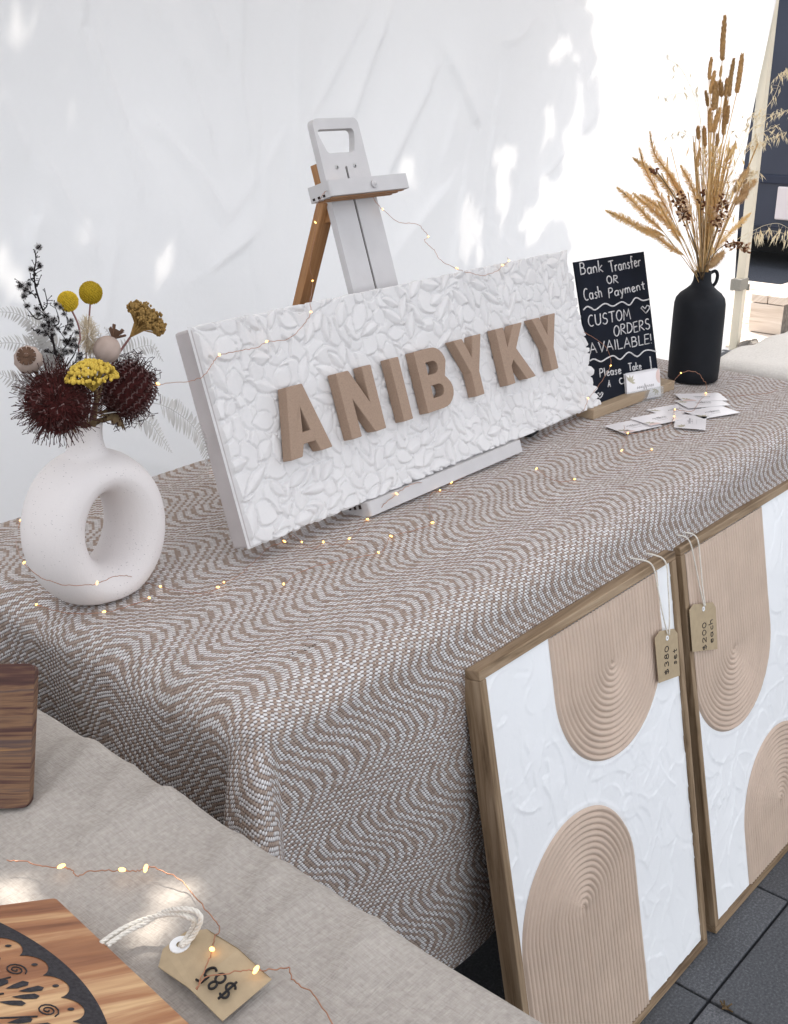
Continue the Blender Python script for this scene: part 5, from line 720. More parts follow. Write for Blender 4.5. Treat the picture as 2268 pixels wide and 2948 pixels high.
for k in range(1300):                                        # loose leaves
    petals.append((rp.uniform(-.01, W), rp.uniform(-.01, H_), rp.uniform(0, 6.28), rp.uniform(.030, .056), rp.uniform(.006, .0100), rp.uniform(1.3, 2.2)))
rp.shuffle(petals); petals = sorted(petals, key=lambda q: -q[3] * q[4])
kept = []
for q in petals:
    mx, my = q[0] + math.cos(q[2]) * q[3] / 2, q[1] + math.sin(q[2]) * q[3] / 2
    if all(math.hypot(mx - a[0], my - a[1]) > .30 * (q[3] + a[2]) * (.55 + .45 * abs(math.sin(q[2] - a[3]))) * .75 for a in kept): kept.append((mx, my, q[3], q[2], q))
petals = [k[4] for k in kept]; pass
for cx, cy, a, L, w, pw in petals:
    ca, sa = math.cos(a), math.sin(a)
    i0, i1 = np.searchsorted(xs, [cx - L - .01, cx + L + .01]); j0, j1 = np.searchsorted(ys, [cy - L - .01, cy + L + .01])
    if i1 <= i0 or j1 <= j0: continue
    xx = Xp[i0:i1, j0:j1]; yy = Yp[i0:i1, j0:j1]; p = ((xx - cx) * ca + (yy - cy) * sa) / L; q = (-(xx - cx) * sa + (yy - cy) * ca)
    q = q - rp.normal(0, .0006) - .12 * L * rp.choice([-1, 1]) * (p - .5) ** 2 * .5
    prof = w * np.clip(np.sin(PI * np.clip(p, 0, 1) ** (.8 if pw < 1.2 else 1.0)), 0, 1) ** (.78 if pw < 1.2 else 1.0) + 1e-6
    ins = (p > 0) & (p < 1) & (np.abs(q) < prof); v = np.clip(q / prof, -1, 1); sd = 1 if (cx * 917 + cy * 311) % 1 > .5 else -1
    new = .0014 + .0042 * (.5 + .5 * v * sd) ** 1.3 * (.35 + .65 * np.clip(p, 0, 1)) + .0008 * (1 - v * v)
    if pw > 1.2: new = .0016 + .0036 * (1 - np.abs(v)) ** .8 + .0008 * v * sd
    hh = h[i0:i1, j0:j1]; edge_ = np.clip((1 - np.abs(v)) / .13, 0, 1) * np.clip(p / .08, 0, 1) * np.clip((1 - p) / .05, 0, 1)
    dep = new + .0004 * rp.rand()
    h[i0:i1, j0:j1] = np.where(ins, hh + (np.minimum(dep, .0078) - hh) * edge_ ** .5, np.where((p > -.04) & (p < 1.04) & (np.abs(q) < prof + .0016), np.minimum(hh, -.0018), hh))
h = np.clip(h, -.0018, .009)
h *= .88 * (1 - .45 * np.exp(-((Yp - .1245) / .055) ** 4) * (Xp > .05) * (Xp < .73))
for _k in range(1):
    h[1:-1, :] = (h[:-2, :] + 2 * h[1:-1, :] + h[2:, :]) / 4; h[:, 1:-1] = (h[:, :-2] + 2 * h[:, 1:-1] + h[:, 2:]) / 4
# petals overhang the right and lower rim
ir = np.exp(-((Xp - W) / .006) ** 2); Xo = Xp + ir * (h * 1.2 - .004); Yo = Yp + np.exp(-((Yp - H_) / .004) ** 2) * (h * .5 - .002) - np.exp(-(Yp / .004) ** 2) * (h * .5 - .002)
O = np.array(SF['O']); a_ = np.array(SF['a']); b_ = np.array(SF['b']); n_ = np.array(SF['n'])
bd = (Xp < .0015) | (Xp > W + .0009) | (Yp < -.0005) | (Yp > H_ + .0015); hz = np.where(bd, -.0045, h)
P = O + Xo[..., None] * a_ + Yo[..., None] * b_ + hz[..., None] * n_
mesh_obj('carved_relief', P.reshape(-1, 3), grid(len(xs), len(ys)), M['plaster'], sign, None, True)
def prism(name, polys, holes, fr, z0, z1, mat, parent, bevel=.0012):
    cu = bpy.data.curves.new(name, 'CURVE'); cu.dimensions = '2D'; cu.fill_mode = 'BOTH'; cu.extrude = (z1 - z0) / 2
    for poly in polys + holes:
        s = cu.splines.new('POLY'); s.points.add(len(poly) - 1)
        for p, q in zip(s.points, poly): p.co = (q[0], q[1], 0, 1)
        s.use_cyclic_u = True
    tmp = bpy.data.objects.new('tmp', cu); COL.objects.link(tmp); dg = bpy.context.evaluated_depsgraph_get(); me0 = tmp.evaluated_get(dg).to_mesh()
    vs = [fr(v.co.x, v.co.y, v.co.z + (z0 + z1) / 2) for v in me0.vertices]; fs = [tuple(p.vertices) for p in me0.polygons]
    tmp.evaluated_get(dg).to_mesh_clear(); bpy.data.objects.remove(tmp); bpy.data.curves.remove(cu)
    o = mesh_obj(name, vs, fs, mat, parent, [(v[0], v[2]) for v in vs]); 
    bm = bmesh.new(); bm.from_mesh(o.data); bmesh.ops.remove_doubles(bm, verts=bm.verts, dist=1e-5); bmesh.ops.recalc_face_normals(bm, faces=bm.faces); bm.to_mesh(o.data); bm.free()
    if bevel: m = o.modifiers.new('bevel', 'BEVEL'); m.width = bevel; m.segments = 2; m.limit_method = 'ANGLE'; m.angle_limit = math.radians(40)
    return o
sf = lambda x, y, z: frame_pt(SF, x, y, z)
c0, c1 = .0825, .1665
LET = [
 ('letter_a', [[(.077, c0), (.0965, c0), (.1035, .0965), (.1235, .0965), (.1285, c0), (.1495, c0), (.1255, c1), (.0985, c1)]], [[(.1065, .1105), (.1195, .1105), (.1125, .1395)]]),
 ('letter_n', [[(.186, c0), (.2045, c0), (.2045, .130), (.2315, c0), (.2525, c0), (.2525, c1), (.2345, c1), (.2345, .121), (.2095, c1), (.186, c1)]], []),
 ('letter_i', [[(.2895, c0), (.3085, c0), (.3085, c1), (.2895, c1)]], []),
 ('letter_b', [[(.3415, c0), *arc(.378, .1050, .029, .0225, -90, 40, 8), (.3955, .1245), *arc(.378, .1440, .0265, .0225, 0, 90, 6), (.3415, c1)]], [[(.3605, .1315), *arc(.376, .1400, .0085, .0085, -90, 90, 6), (.3605, .1485)], [(.3605, .0995), *arc(.377, .1080, .0095, .0085, -90, 90, 6), (.3605, .1165)]]),
 ('letter_y', [[(.4545, c0), (.4745, c0), (.4745, .1165), (.4975, c1), (.4775, c1), (.4645, .1370), (.4515, c1), (.4310, c1), (.4545, .1165)]], []),
 ('letter_k', [[(.5345, c0), (.5545, c0), (.5545, .1085), (.5625, .1165), (.5860, c0), (.6105, c0), (.5760, .1315), (.6055, c1), (.5820, c1), (.5545, .1360), (.5545, c1), (.5345, c1)]], []),
 ('letter_y', [[(.6560, c0), (.6760, c0), (.6760, .1165), (.7000, c1), (.6800, c1), (.6660, .1370), (.6530, c1), (.6325, c1), (.6560, .1165)]], []),
]
for nm, po, ho in LET: prism(nm, po, ho, sf, .003, .0190, M['mdf'], sign)

# ------------------------------------------------------------------ easel behind the sign
ef = lambda x, y, z: frame_pt(SF, x, y, z)
easel = thing('table_easel', 'white slotted tabletop easel with a carry handle and brown rear leg holding the sign', 'easel', tuple(V(frame_pt(SF, .37, -.018, 0)) * 1))
def rrect(x0, y0, x1, y1, r, n=6): return [*arc(x1 - r, y0 + r, r, r, -90, 0, n), *arc(x1 - r, y1 - r, r, r, 0, 90, n), *arc(x0 + r, y1 - r, r, r, 90, 180, n), *arc(x0 + r, y0 + r, r, r, 180, 270, n)]
hole = [*arc(.3445, .4565, .008, .008, 215, 270, 4), *arc(.388, .4565, .008, .008, 270, 320, 4), (.4000, .468), *arc(.396, .4745, .0055, .0055, 0, 90, 4), *arc(.3345, .4745, .0055, .0055, 90, 190, 4)]
slot = rrect(.3665, .05, .3705, .430, .0019, 4)
board_o = prism('back_board', [[(.3215, -.02), (.4165, -.02), *[(q[0], q[1]) for q in [(.4165, .30), (.4155, .42)]], *arc(.4055, .4850, .0095, .0095, 0, 90, 6), *arc(.3330, .4850, .0095, .0095, 90, 180, 6), (.3225, .42), (.3215, .30)]], [hole, slot], ef, -.052, -.0415, M['white_paint'], easel, .0015)
mb = MB(); mb.box(ef(.3667, .0505, -.0500), V(SF['a']) * .0036, V(SF['b']) * .379, V(SF['n']) * .006); mb.build('slot_backing', M['dark'], easel)
for sx in (.3495, .3860):
    mb = MB(); mb.tube([ef(sx, .4295, -.0420), ef(sx, .4295, -.0404)], [.0030, .0026], 14); sc = mb.build('screw', M['metal'], easel, True)
    mb = MB(); mb.box(ef(sx - .0016, .4292, -.04035), V(SF['a']) * .0032, V(SF['b']) * .0006, V(SF['n']) * .0003); mb.box(ef(sx - .0003, .4279, -.0402), V(SF['a']) * .0006, V(SF['b']) * .0032, V(SF['n']) * .0003); mb.build('cross_slot', M['dark'], sc)
cl = prism('clamp_bar', [rrect(.281, -.0415, .4415, 0, .004)], [], lambda x, y, z: ef(x, .3965 + z, y), -.0115, .0085, M['white_paint'], easel, .0016)
mb = MB()
for k in range(3): mb.box(ef(.288, .3835, -.034 + k * .011), V(SF['a']) * .147, V(SF['b']) * .0012, V(SF['n']) * .005)
mb.build('groove_strips', M['pine'], cl)
mb = MB()
for k in range(3): mb.box(ef(.2798, .3868, -.0345 + k * .0095), V(SF['a']) * .0016, V(SF['b']) * .0030, V(SF['n']) * .0034)
mb.build('end_slots', M['dark'], cl)
mb = MB(); mb.tube([ef(.366, .3945, .0), ef(.366, .3945, .0022), ef(.366, .3945, .0026)], [.0052, .0052, .0044], 20); mb.tube([ef(.366, .3945, .002), ef(.366, .3945, .0034)], .0026, 14); mb.build('knob', M['white_paint'], cl, True)
lg = prism('ledge', [rrect(.1930, -.052, .5450, .0115, .004)], [], lambda x, y, z: ef(x, -.0105 + z, y), -.0085, .0098, M['white_paint'], easel, .0015)
mb = MB()
for k in range(3): mb.box(ef(.1917, -.0080, -.006 - k * .009), V(SF['a']) * .0016, V(SF['b']) * .0052, V(SF['n']) * .0032)
mb.build('end_slots', M['dark'], lg)
mb = MB()
A0 = V((1.108, 1.098, .372)); B0_ = V((1.116, 1.242, .006)); dl = (B0_ - A0).normalized(); wv = V((1, 0, 0)); wv = (wv - dl * wv.dot(dl)).normalized(); tv = dl.cross(wv)
L_ = (B0_ - A0).length
mb.box(A0 - wv * .012 - tv * .007, dl * L_, wv * .024, tv * .014); mb.build('rear_leg', M['pine'], easel, bevel=.0012)
mb = MB(); mb.box(ef(.3255, .362, -.0665), V(SF['a']) * .024, V(SF['b']) * .077, V(SF['n']) * .014); mb.build('hinge_block', M['pine'], easel, bevel=.001)
mb = MB(); mb.box((1.402, .951, .001), (.034, 0.008, 0), (-.012, .05, 0), (0, 0, .018)); tag(mb.build('small_box', M['black_rubber'], None, bevel=.002), 'small black plastic box just showing under the right end of the sign', 'box')

# ------------------------------------------------------------------ chalkboard on its wooden foot, cards
BF = D['board']; bfn = lambda x, y, z: frame_pt(BF, x, y, z)
cb = thing('chalkboard', 'black chalkboard lettered in white about payment and custom orders beside the sign', 'chalkboard', frame_pt(BF, .1, 0, 0))
mb = MB(); q = [(-.010, .0), (.2015, -.0), (.2105, .2415), (-.010, .2415)]
mb.add([bfn(x, y, -.004) for x, y in q] + [bfn(x, y, 0) for x, y in q], [(3, 2, 1, 0), (4, 5, 6, 7), (0, 1, 5, 4), (1, 2, 6, 5), (2, 3, 7, 6), (3, 0, 4, 7)]); mb.build('slate', M['chalkboard'], cb, bevel=.0008)
for k, (w_, p0, p1, hh) in enumerate(D['words']): write(w_, p0, p1, hh, bfn, .00105, M['chalk'], cb, 'chalk_writing', .0006, 30 + k)
for l in D['waves']:
    mb = MB(); P = catmull([V((x, y, 0)) for x, y in l], 6) if len(l) > 2 else [V((*l[0], 0)), V((*l[1], 0))]
    mb.tube([bfn(p.x, p.y, .0006) for p in P], .0013, 5); mb.build('chalk_wave' if len(l) > 2 else 'chalk_writing', M['chalk'], cb, True)
for l in D['hearts']:
    mb = MB(); mb.tube([bfn(x, y, .0006) for x, y in l], .0010, 5); mb.build('chalk_heart', M['chalk'], cb, True)
mb = MB(); r0, r1 = V((1.545, .938, 0)), V((1.812, .934, 0)); ex = r1 - r0
mb.box(V((1.548, .930, .0015)), V((.262, -.006, 0)), V((0, .034, 0)), V((0, 0, .0165))); mb.build('wooden_foot', M['tan_wood'], cb, bevel=.0012)
# acrylic holder with business cards
h0, h1 = V(D['holder'][0]), V(D['holder'][1]); hx = (h1 - h0).normalized(); hy = V((-hx.y, hx.x, 0)); hw = (h1 - h0).length + .004
hold = thing('card_holder', 'clear acrylic holder full of white business cards in front of the chalkboard', 'card holder', h0 + hx * hw / 2)
mb = MB(); tb = .0016; up = (V((0, 0, 1)) + hy * .18).normalized()
mb.box(h0, hx * hw, hy * .022, V((0, 0, tb))); mb.box(h0 + V((0, 0, tb)), hx * hw, hy * tb, up * .020); mb.box(h0 + hy * .020 + V((0, 0, tb)), hx * hw, hy * tb, up * .040)
for sx in (0, hw - tb): mb.box(h0 + hx * sx + hy * .002 + V((0, 0, tb)), hx * tb, hy * .017, up * .018)
mb.build('acrylic_tray', M['acrylic'], hold, bevel=.0004)
stack = thing('card_stack', 'stack of business cards with blush dot and leaf print inside the clear holder', 'cards', h0 + hx * hw / 2 + hy * .006)
c0_ = h0 + hx * .004 + hy * .004 + V((0, 0, .003)); cw_, ch_ = hw - .008, .047
for k in range(8):
    mb = MB(); mb.box(c0_ + hy * (.0014 * k) + hx * (.0004 * (k % 3)) + up * (.0005 * (k % 2)), hx * cw_, hy * .0008, up * ch_); mb.build('business_card', M['card'], stack)
cfr = lambda x, y, z: c0_ + hx * x + up * y - hy * (.0002 + z)
def leaf_print(fr, cx, cy, s, mat, parent, seed):
    mb = MB(); r = random.Random(seed)
    for k, a in enumerate((100, 60, 20, 135, -10)):
        a = math.radians(a + r.uniform(-8, 8)); L = s * r.uniform(.7, 1); c, sn = math.cos(a), math.sin(a)
        pts = [(0, 0), (.5 * L, .16 * L), (L, 0), (.5 * L, -.16 * L)]; mb.add([fr(cx + x * c - y * sn, cy + x * sn + y * c, 0) for x, y in pts], [(0, 1, 2, 3)])
    mb.build('leaf_print', mat, parent)
def disc_print(fr, cx, cy, rx, ry, a0, a1, mat, parent):
    mb = MB(); P = [(cx, cy)] + arc(cx, cy, rx, ry, a0, a1, 16); mb.add([fr(x, y, 0) for x, y in P], [tuple(range(len(P)))]); mb.build('dot_print', mat, parent)
def scrawl(fr, cx, cy, L, parent, seed, mat=None):
    r = random.Random(seed); mb = MB(); pts = []
    for k in range(26):
        t = k / 25; pts.append((cx + L * (t - .5) + L * .03 * math.cos(k * 2.4), cy + L * .10 * math.sin(k * 2.1 + seed) * (1.5 if 9 < k < 15 else .6)))
    mb.tube([fr(x, y, .0001) for x, y in pts], L * .011, 4); mb.tube([fr(cx - L * .45, cy - L * .17, .0001), fr(cx + L * .45, cy - L * .14, .0001)], L * .008, 4)
    mb.tube([fr(cx - L * .45, cy - L * .38, .0001), fr(cx + L * .3, cy - L * .36, .0001)], L * .006, 4); mb.build('script_print', mat or M['card_grey'], parent)
leaf_print(cfr, .009, .034, .016, M['card_green'], stack, 3); disc_print(cfr, cw_ - .0002, ch_ * .78, .010, .013, 100, 262, M['card_pink'], stack); scrawl(cfr, cw_ * .55, ch_ * .48, cw_ * .5, stack, 2)
leaf_print(cfr, cw_ - .010, .014, -.012, M['card_green'], stack, 5)
# loose cards on the cloth
CL = ['uppermost of the fan of loose cards, nearest the bottle', 'second card of the loose fan, below the one nearest the bottle', 'rightmost large loose card with its corner pointing right', 'card mostly buried under the fanned loose cards', 'long glossy card bridging the left and right loose cards', 'lowest loose card with leaf print, nearest the table front', 'leftmost loose card with a blush corner, nearest the holder']
for k, l in enumerate(D['cards']):
    P = [V(p) for p in l]; c = sum(P, V((0, 0, 0))) / 4; best = max([(P[i] - P[j]) for i in range(4) for j in range(4) if (i - j) % 4 in (1, 3)], key=lambda d: d.length)
    ex = V((best.x, best.y, 0)).normalized(); 
    if ex.x < 0: ex = -ex
    ey = V((-ex.y, ex.x, 0)); z0 = [.0062, .0052, .0042, .0022, .0052, .0042, .0030][k]
    t = thing('business_card', CL[k].replace('card', 'white business card', 1), 'business card', (c.x, c.y, z0), 'loose business cards on the knit cloth')
    w2, h2 = .040, .0245; tilt = V((0, 0, 1)) + ex * [.02, -.02, .01, 0, .015, -.02, 0][k]
    o = V((c.x, c.y, z0)) - ex * w2 - ey * h2; mb = MB(); mb.box(o, ex * 2 * w2, ey * 2 * h2, V((0, 0, .0005))); mb.build('card_sheet', M['card'], t)
    kfr = lambda x, y, z, o=o, ex=ex, ey=ey: o + ex * x + ey * y + V((0, 0, .0007 + z))
    scrawl(kfr, .042, .026, .030, t, k); leaf_print(kfr, .008, .034 if k % 2 else .010, .013, M['card_green'], t, k)
    if k in (0, 4, 6): disc_print(kfr, .012, .0, .012, .010, 2, 178, M['card_pink'], t)
# ------------------------------------------------------------------ ring vase
VC = V((.629, .985, 0.0))
def ring_vase():
    bm = bmesh.new(); na, nb = 72, 28; R1, R2, TI, TD = .0515, .0640, .0228, .042; grid_ = []
    for i in range(na):
        a = 2 * PI * i / na; row = []
        for j in range(nb):
            b = 2 * PI * j / nb; k = math.cos(b); ti = TI * (1 + .10 * max(0, -math.sin(a))); 
            x = (R1 + ti * 1.22 * k) * math.cos(a); z = (R2 + ti * k) * math.sin(a); y = TD * math.sin(b)
            zz = z + .0765
            if zz < .0015: zz = .0015 * math.exp((zz - .0015) * 6)
            row.append(bm.verts.new((VC.x + x, VC.y + y, zz)))
        grid_.append(row)
    for i in range(na):
        for j in range(nb): bm.faces.new((grid_[i][j], grid_[(i + 1) % na][j], grid_[(i + 1) % na][(j + 1) % nb], grid_[i][(j + 1) % nb]))
    prof = [(.0, .134), (.031, .134), (.0315, .145), (.029, .152), (.0205, .163), (.0185, .174), (.0188, .186), (.0205, .1925), (.0200, .1945), (.0165, .1930), (.0160, .175), (.0, .172)]
    rings = []
    for r, z in prof:
        rings.append([bm.verts.new((VC.x - .001 + max(r, 1e-4) * math.cos(2 * PI * k / 32), VC.y + max(r, 1e-4) * math.sin(2 * PI * k / 32), z)) for k in range(32)])
    for q in range(len(rings) - 1):
        for k in range(32): bm.faces.new((rings[q][k], rings[q][(k + 1) % 32], rings[q + 1][(k + 1) % 32], rings[q + 1][k]))
    bmesh.ops.recalc_face_normals(bm, faces=bm.faces)
    me = bpy.data.meshes.new('ring_vase'); bm.to_mesh(me); bm.free(); me.materials.append(M['vase'])
    o = bpy.data.objects.new('ring_vase', me); COL.objects.link(o)
    m = o.modifiers.new('join', 'REMESH'); m.mode = 'VOXEL'; m.voxel_size = .0018; m.use_smooth_shade = True
    s = o.modifiers.new('soft', 'SMOOTH'); s.factor = .5; s.iterations = 14
    return o
tag(ring_vase(), 'speckled off-white ring shaped vase with an open middle at the left of the table', 'vase')

# ------------------------------------------------------------------ dried flowers in the ring vase
rf = random.Random(3)
MO = V((VC.x, VC.y, .185))
def rv(r=rf):
    while True:
        v = V((r.uniform(-1, 1), r.uniform(-1, 1), r.uniform(-1, 1)))
        if .05 < v.length < 1: return v.normalized()
def stem(pts, r, mat, parent, name='stem', n=6): 
    mb = MB(); P = catmull(pts, 5); k = len(P); mb.tube(P, [r * (1 - .25 * i / k) for i in range(k)], n); return mb.build(name, mat, parent, True)
def spikes(c, axes, n, L0, L1, r, curl, mat, parent, name, seed, cond=None, wob=.3, dirs=None):
    """many thin curved hairs on an ellipsoid"""
    rr = random.Random(seed); mb = MB()
    for k in range(n):
        d = rv(rr)
        if cond and not cond(d): continue
        p = c + axes[0] * d.x + axes[1] * d.y + axes[2] * d.z; out = (p - c).normalized(); L = rr.uniform(L0, L1); s = rv(rr) * wob; b = rv(rr)
        P = [p - out * .003, p + (out + s * .3).normalized() * L * .4, p + (out + s * .8).normalized() * L * .75, p + (out + s * 1.2 + b * curl).normalized() * L]
        mb.tube(P, [r, r * .9, r * .7, r * 1.2], 3, True)
    return mb.build(name, mat, parent)
bc = V(D['banksia'][0][0])
b1 = thing('banksia_flower', 'round spiky dark maroon banksia head hanging over the left of the vase mouth', 'flower', MO)
stem([MO - V((0, 0, .05)), MO + V((-.004, -.004, .01)), bc + V((.012, .01, .01)), bc], .0035, M['stem_brown'], b1)
vs, fs = blob(bc, .0265, .026, .0265, 26, 18, lambda a, t: 1 + .05 * math.sin(9 * a) * math.sin(7 * t)); mb = MB(); mb.add(vs, fs); mb.build('flower_core', M['maroon'], b1, True)
ax = (V((.025, 0, 0)), V((0, .0245, 0)), V((0, 0, .025)))
spikes(bc, ax, 800, .010, .022, .00036, .10, M['maroon_hair'], b1, 'styles', 1, None, .14)
spikes(bc, ax, 520, .004, .008, .0008, .6, M['maroon'], b1, 'florets', 2)
spikes(bc, ax, 160, .005, .009, .0007, .6, M['mauve'], b1, 'dry_florets', 3)
bc2 = V(D['banksia'][1][0])
b2 = thing('banksia_flower', 'oval mauve brown banksia head with curled rows above the right of the vase mouth', 'flower', MO)
stem([MO - V((0, 0, .05)), MO, bc2 - V((.015, 0, .022)), bc2], .0035, M['stem_brown'], b2)
A2 = V((.62, -.1, .78)).normalized(); B2 = V((0, -1, 0)); B2 = (B2 - A2 * B2.dot(A2)).normalized(); C2 = A2.cross(B2)
axb = (A2 * .029, B2 * .0245, C2 * .0245)
mb = MB(); vs, fs = blob((0, 0, 0), 1, 1, 1, 24, 16); mb.add([bc2 + axb[0] * v.x + axb[1] * v.y + axb[2] * v.z for v in vs], fs); mb.build('flower_core', M['maroon'], b2, True)
mb = MB()
for k in range(17):                                          # rows of looped florets along the axis
    ph = 2 * PI * k / 17
    for s in range(15):
        t = -.85 + 1.75 * s / 14; rr_ = math.sqrt(max(0, 1 - t * t * .9)); u_ = B2 * math.cos(ph + .25 * t) + C2 * math.sin(ph + .25 * t); p = bc2 + A2 * (t * .029) + u_ * (.0245 * rr_)
        a_v = A2 * .0022; o_v = u_ * .0035; w_v = A2.cross(u_) * .0016 * (1 if s % 2 else -1)
        mb.tube([p - o_v * .4, p + o_v + w_v, p + o_v * 1.1 + a_v, p + a_v * 1.6 + o_v * .2], .0007, 4)
mb.build('looped_rows', M['mauve'], b2)
spikes(bc2, axb, 420, .008, .017, .00042, .5, M['maroon_hair'], b2, 'styles', 5, lambda d: d.z < .35 or d.y < -.2 or d.x < -.2)
mb = MB()
for k in range(16):
    a = 2 * PI * k / 16; d = (-A2 * .8 + (B2 * math.cos(a) + C2 * math.sin(a)) * .9).normalized(); b_ = bc2 - A2 * .026; w = A2.cross(d).normalized() * .0035
    q = b_ + (B2 * math.cos(a) + C2 * math.sin(a)) * .006
    mb.add([q - w * .6, q + w * .6, q + d * .011 + w, q + d * .019, q + d * .011 - w], [(0, 1, 2, 4), (4, 2, 3)])
mb.build('bracts', M['stem_brown'], b2)
# yellow yarrow
y0, y1 = V(D['yarrow'][0]), V(D['yarrow'][1])
ya = thing('yarrow_flower', 'flat topped mustard yellow yarrow head in front between the two banksias', 'flower', MO)
stem([MO - V((0, 0, .04)), MO + V((.002, -.012, 0)), y1, y0 - V((0, 0, .006))], .0028, M['stem_brown'], ya)
def bumps(name, pts, r, mat, parent):
    mb = MB()
    for p, q in pts: vs, fs = blob(p, r * q, r * q, r * q, 6, 4); mb.add(vs, fs)
    return mb.build(name, mat, parent, True)
pts = []
for k in range(330):
    a = rf.uniform(0, 6.28); r = math.sqrt(rf.random()); pts.append((y0 + V((math.cos(a) * r * .0255, math.sin(a) * r * .022, .013 * (1 - r * r) + rf.uniform(-.0008, .0008) - .004 - (.003 if r > .85 else 0))), rf.uniform(.7, 1.25)))
bumps('florets', pts, .0019, M['yarrow'], ya)
mb = MB()
for k in range(22):
    a = 2 * PI * k / 22; r = .010 + .011 * (k % 2); mb.tube([y0 - V((0, 0, .020)), y0 + V((math.cos(a) * r * .5, math.sin(a) * r * .5, -.010)), y0 + V((math.cos(a) * r, math.sin(a) * r, -.002))], .0009, 4)
mb.build('branchlets', M['yarrow'], ya)
# ochre yarrow seen from its side
q0, q1, qc = [V(p) for p in D['yarrow2']]
yb = thing('yarrow_flower', 'fan shaped ochre brown yarrow head on a tilted stem at the right of the bouquet', 'flower', MO)
stem([MO - V((0, 0, .03)), V(MO) + V((.012, 0, .02)), q1, q0], .0016, M['stem_pink'], yb)
Aq = (qc - q0).normalized() ; Aq = V((.62, -.35, .70)).normalized(); Bq = Aq.orthogonal().normalized(); Cq = Aq.cross(Bq); mb = MB(); pts = []
for k in range(110):
    a = rf.uniform(0, 6.28); r = math.sqrt(rf.random()); L = .039 * (1 - .18 * r * r); sp_ = (Bq * math.cos(a) + Cq * math.sin(a)) * r
    e = q0 + (Aq + sp_ * .95).normalized() * L * rf.uniform(.9, 1.05) ; m_ = q0 + (Aq + sp_ * .45).normalized() * L * .5
    mb.tube([q0, m_, e], [.0008, .0007, .0006], 4)
    for j in range(5): pts.append((e + rv() * .0022, rf.uniform(.7, 1.2)))
mb.build('branchlets', M['ochre'], yb); bumps('florets', pts, .0017, M['ochre'], yb)
# billy buttons
for (c, st), lab, r in zip(D['billy'], ['lower yellow billy button ball beside the dark sprig', 'highest yellow billy button ball standing on a straight stem'], (.0097, .0112)):
    c = V(c[0]) if isinstance(c[0], tuple) else V(c); t = thing('billy_button', lab, 'flower', MO); st = [V(p) for p in st]; stem([c] + st[:-1] + [MO - V((0, 0, .02))], .0010, M['stem_pink'], t)
    vs, fs = blob(c, r * .93, r * .93, r * .93, 20, 14); mb = MB(); mb.add(vs, fs); mb.build('ball', M['yellow'], t, True)
    pts = []
    for k in range(340):
        z = 1 - 2 * (k + .5) / 340; a = k * 2.39996; s = math.sqrt(1 - z * z); pts.append((c + V((s * math.cos(a), s * math.sin(a), z)) * r, rf.uniform(.8, 1.2)))
    bumps('florets', pts, .00085, M['yellow'], t)
# poppy heads
for (c, cr_, st), lab in zip(D['poppy'], ['dried poppy pod at the far left with its ribbed crown facing the camera', 'dried poppy pod in the middle of the bouquet with a ragged upturned crown']):
    c, cr_ = V(c), V(cr_); t = thing('poppy_pod', lab, 'seed pod', MO); st = [V(p) for p in st]; stem([c] + st[:-1] + [MO - V((0, 0, .02))], .0015, M['stem_brown'], t)
    A = (cr_ - c).normalized(); B = A.orthogonal().normalized(); Cc = A.cross(B); vs, fs = blob((0, 0, 0), 1, 1, 1, 30, 16, lambda a, th: 1 + .035 * math.cos(10 * a) * math.sin(th)); mb = MB()
    mb.add([c + B * v.x * .0132 + Cc * v.y * .0132 + A * v.z * .0142 for v in vs], fs); mb.build('pod', M['poppy'], t, True)
    mb = MB(); top = c + A * .0130; n = 11
    flat = lab.startswith('dried poppy pod at')
    for k in range(n):
        a = 2 * PI * k / n; d = B * math.cos(a) + Cc * math.sin(a); w = A.cross(d) * .0019; tip = top + d * (.0088 if flat else .0062 + .002 * (k % 3)) + A * (.0004 if flat else .009 + .003 * (k % 2))
        mb.add([top - w * .5 + A * .0012, top + w * .5 + A * .0012, tip + w, tip - w, top - w * .5 - A * .001, top + w * .5 - A * .001, tip + w - A * .0012, tip - w - A * .0012], [(0, 1, 2, 3), (7, 6, 5, 4), (1, 5, 6, 2), (3, 2, 6, 7), (0, 3, 7, 4)])
    vs, fs = blob(top, .0035, .0035, .002, 10, 6); mb.add(vs, fs); mb.build('crown', M['poppy_crown'], t)
# dark berry-like sprig
sp_t = thing('dark_sprig', 'tall black twig sprig dotted with grey fuzzy heads at the left of the bouquet', 'dried flower', MO)
mb = MB()
for k, l in enumerate(D['sprig']):
    P = catmull([V(p) + V((0, rf.uniform(-.004, .004), 0)) for p in l], 4); r = .0011 if k == 0 else .0006; mb.tube(P, [r * (1.3 - .8 * i / len(P)) for i in range(len(P))], 5)
    for j in range(int(len(P) * .8)):
        p = P[rf.randrange(len(P))]; d = rv() * rf.uniform(.003, .007); d.z = abs(d.z); mb.tube([p, p + d], .00035, 3); vs, fs = blob(p + d, .0007, .0007, .0007, 5, 3); mb.add(vs, fs)
for k in range(46):
    a = rf.uniform(-.4, .4); z = rf.uniform(0, .055); p = MO + V((rf.uniform(-.028, .012), rf.uniform(-.01, .01), .015 + z)); mb.tube([p, p + V((rf.uniform(-.006, .006), rf.uniform(-.004, .004), rf.uniform(.008, .018)))], .0004, 3)
mb.build('twigs', M['blackbrown'], sp_t)
ball = None
balls = [V(p) for p in D['sprigballs']]
for k in range(14): b = rf.choice(balls[9:]); balls.append(b + V((rf.uniform(-.008, .008), rf.uniform(-.012, .012), rf.uniform(-.008, .008))))
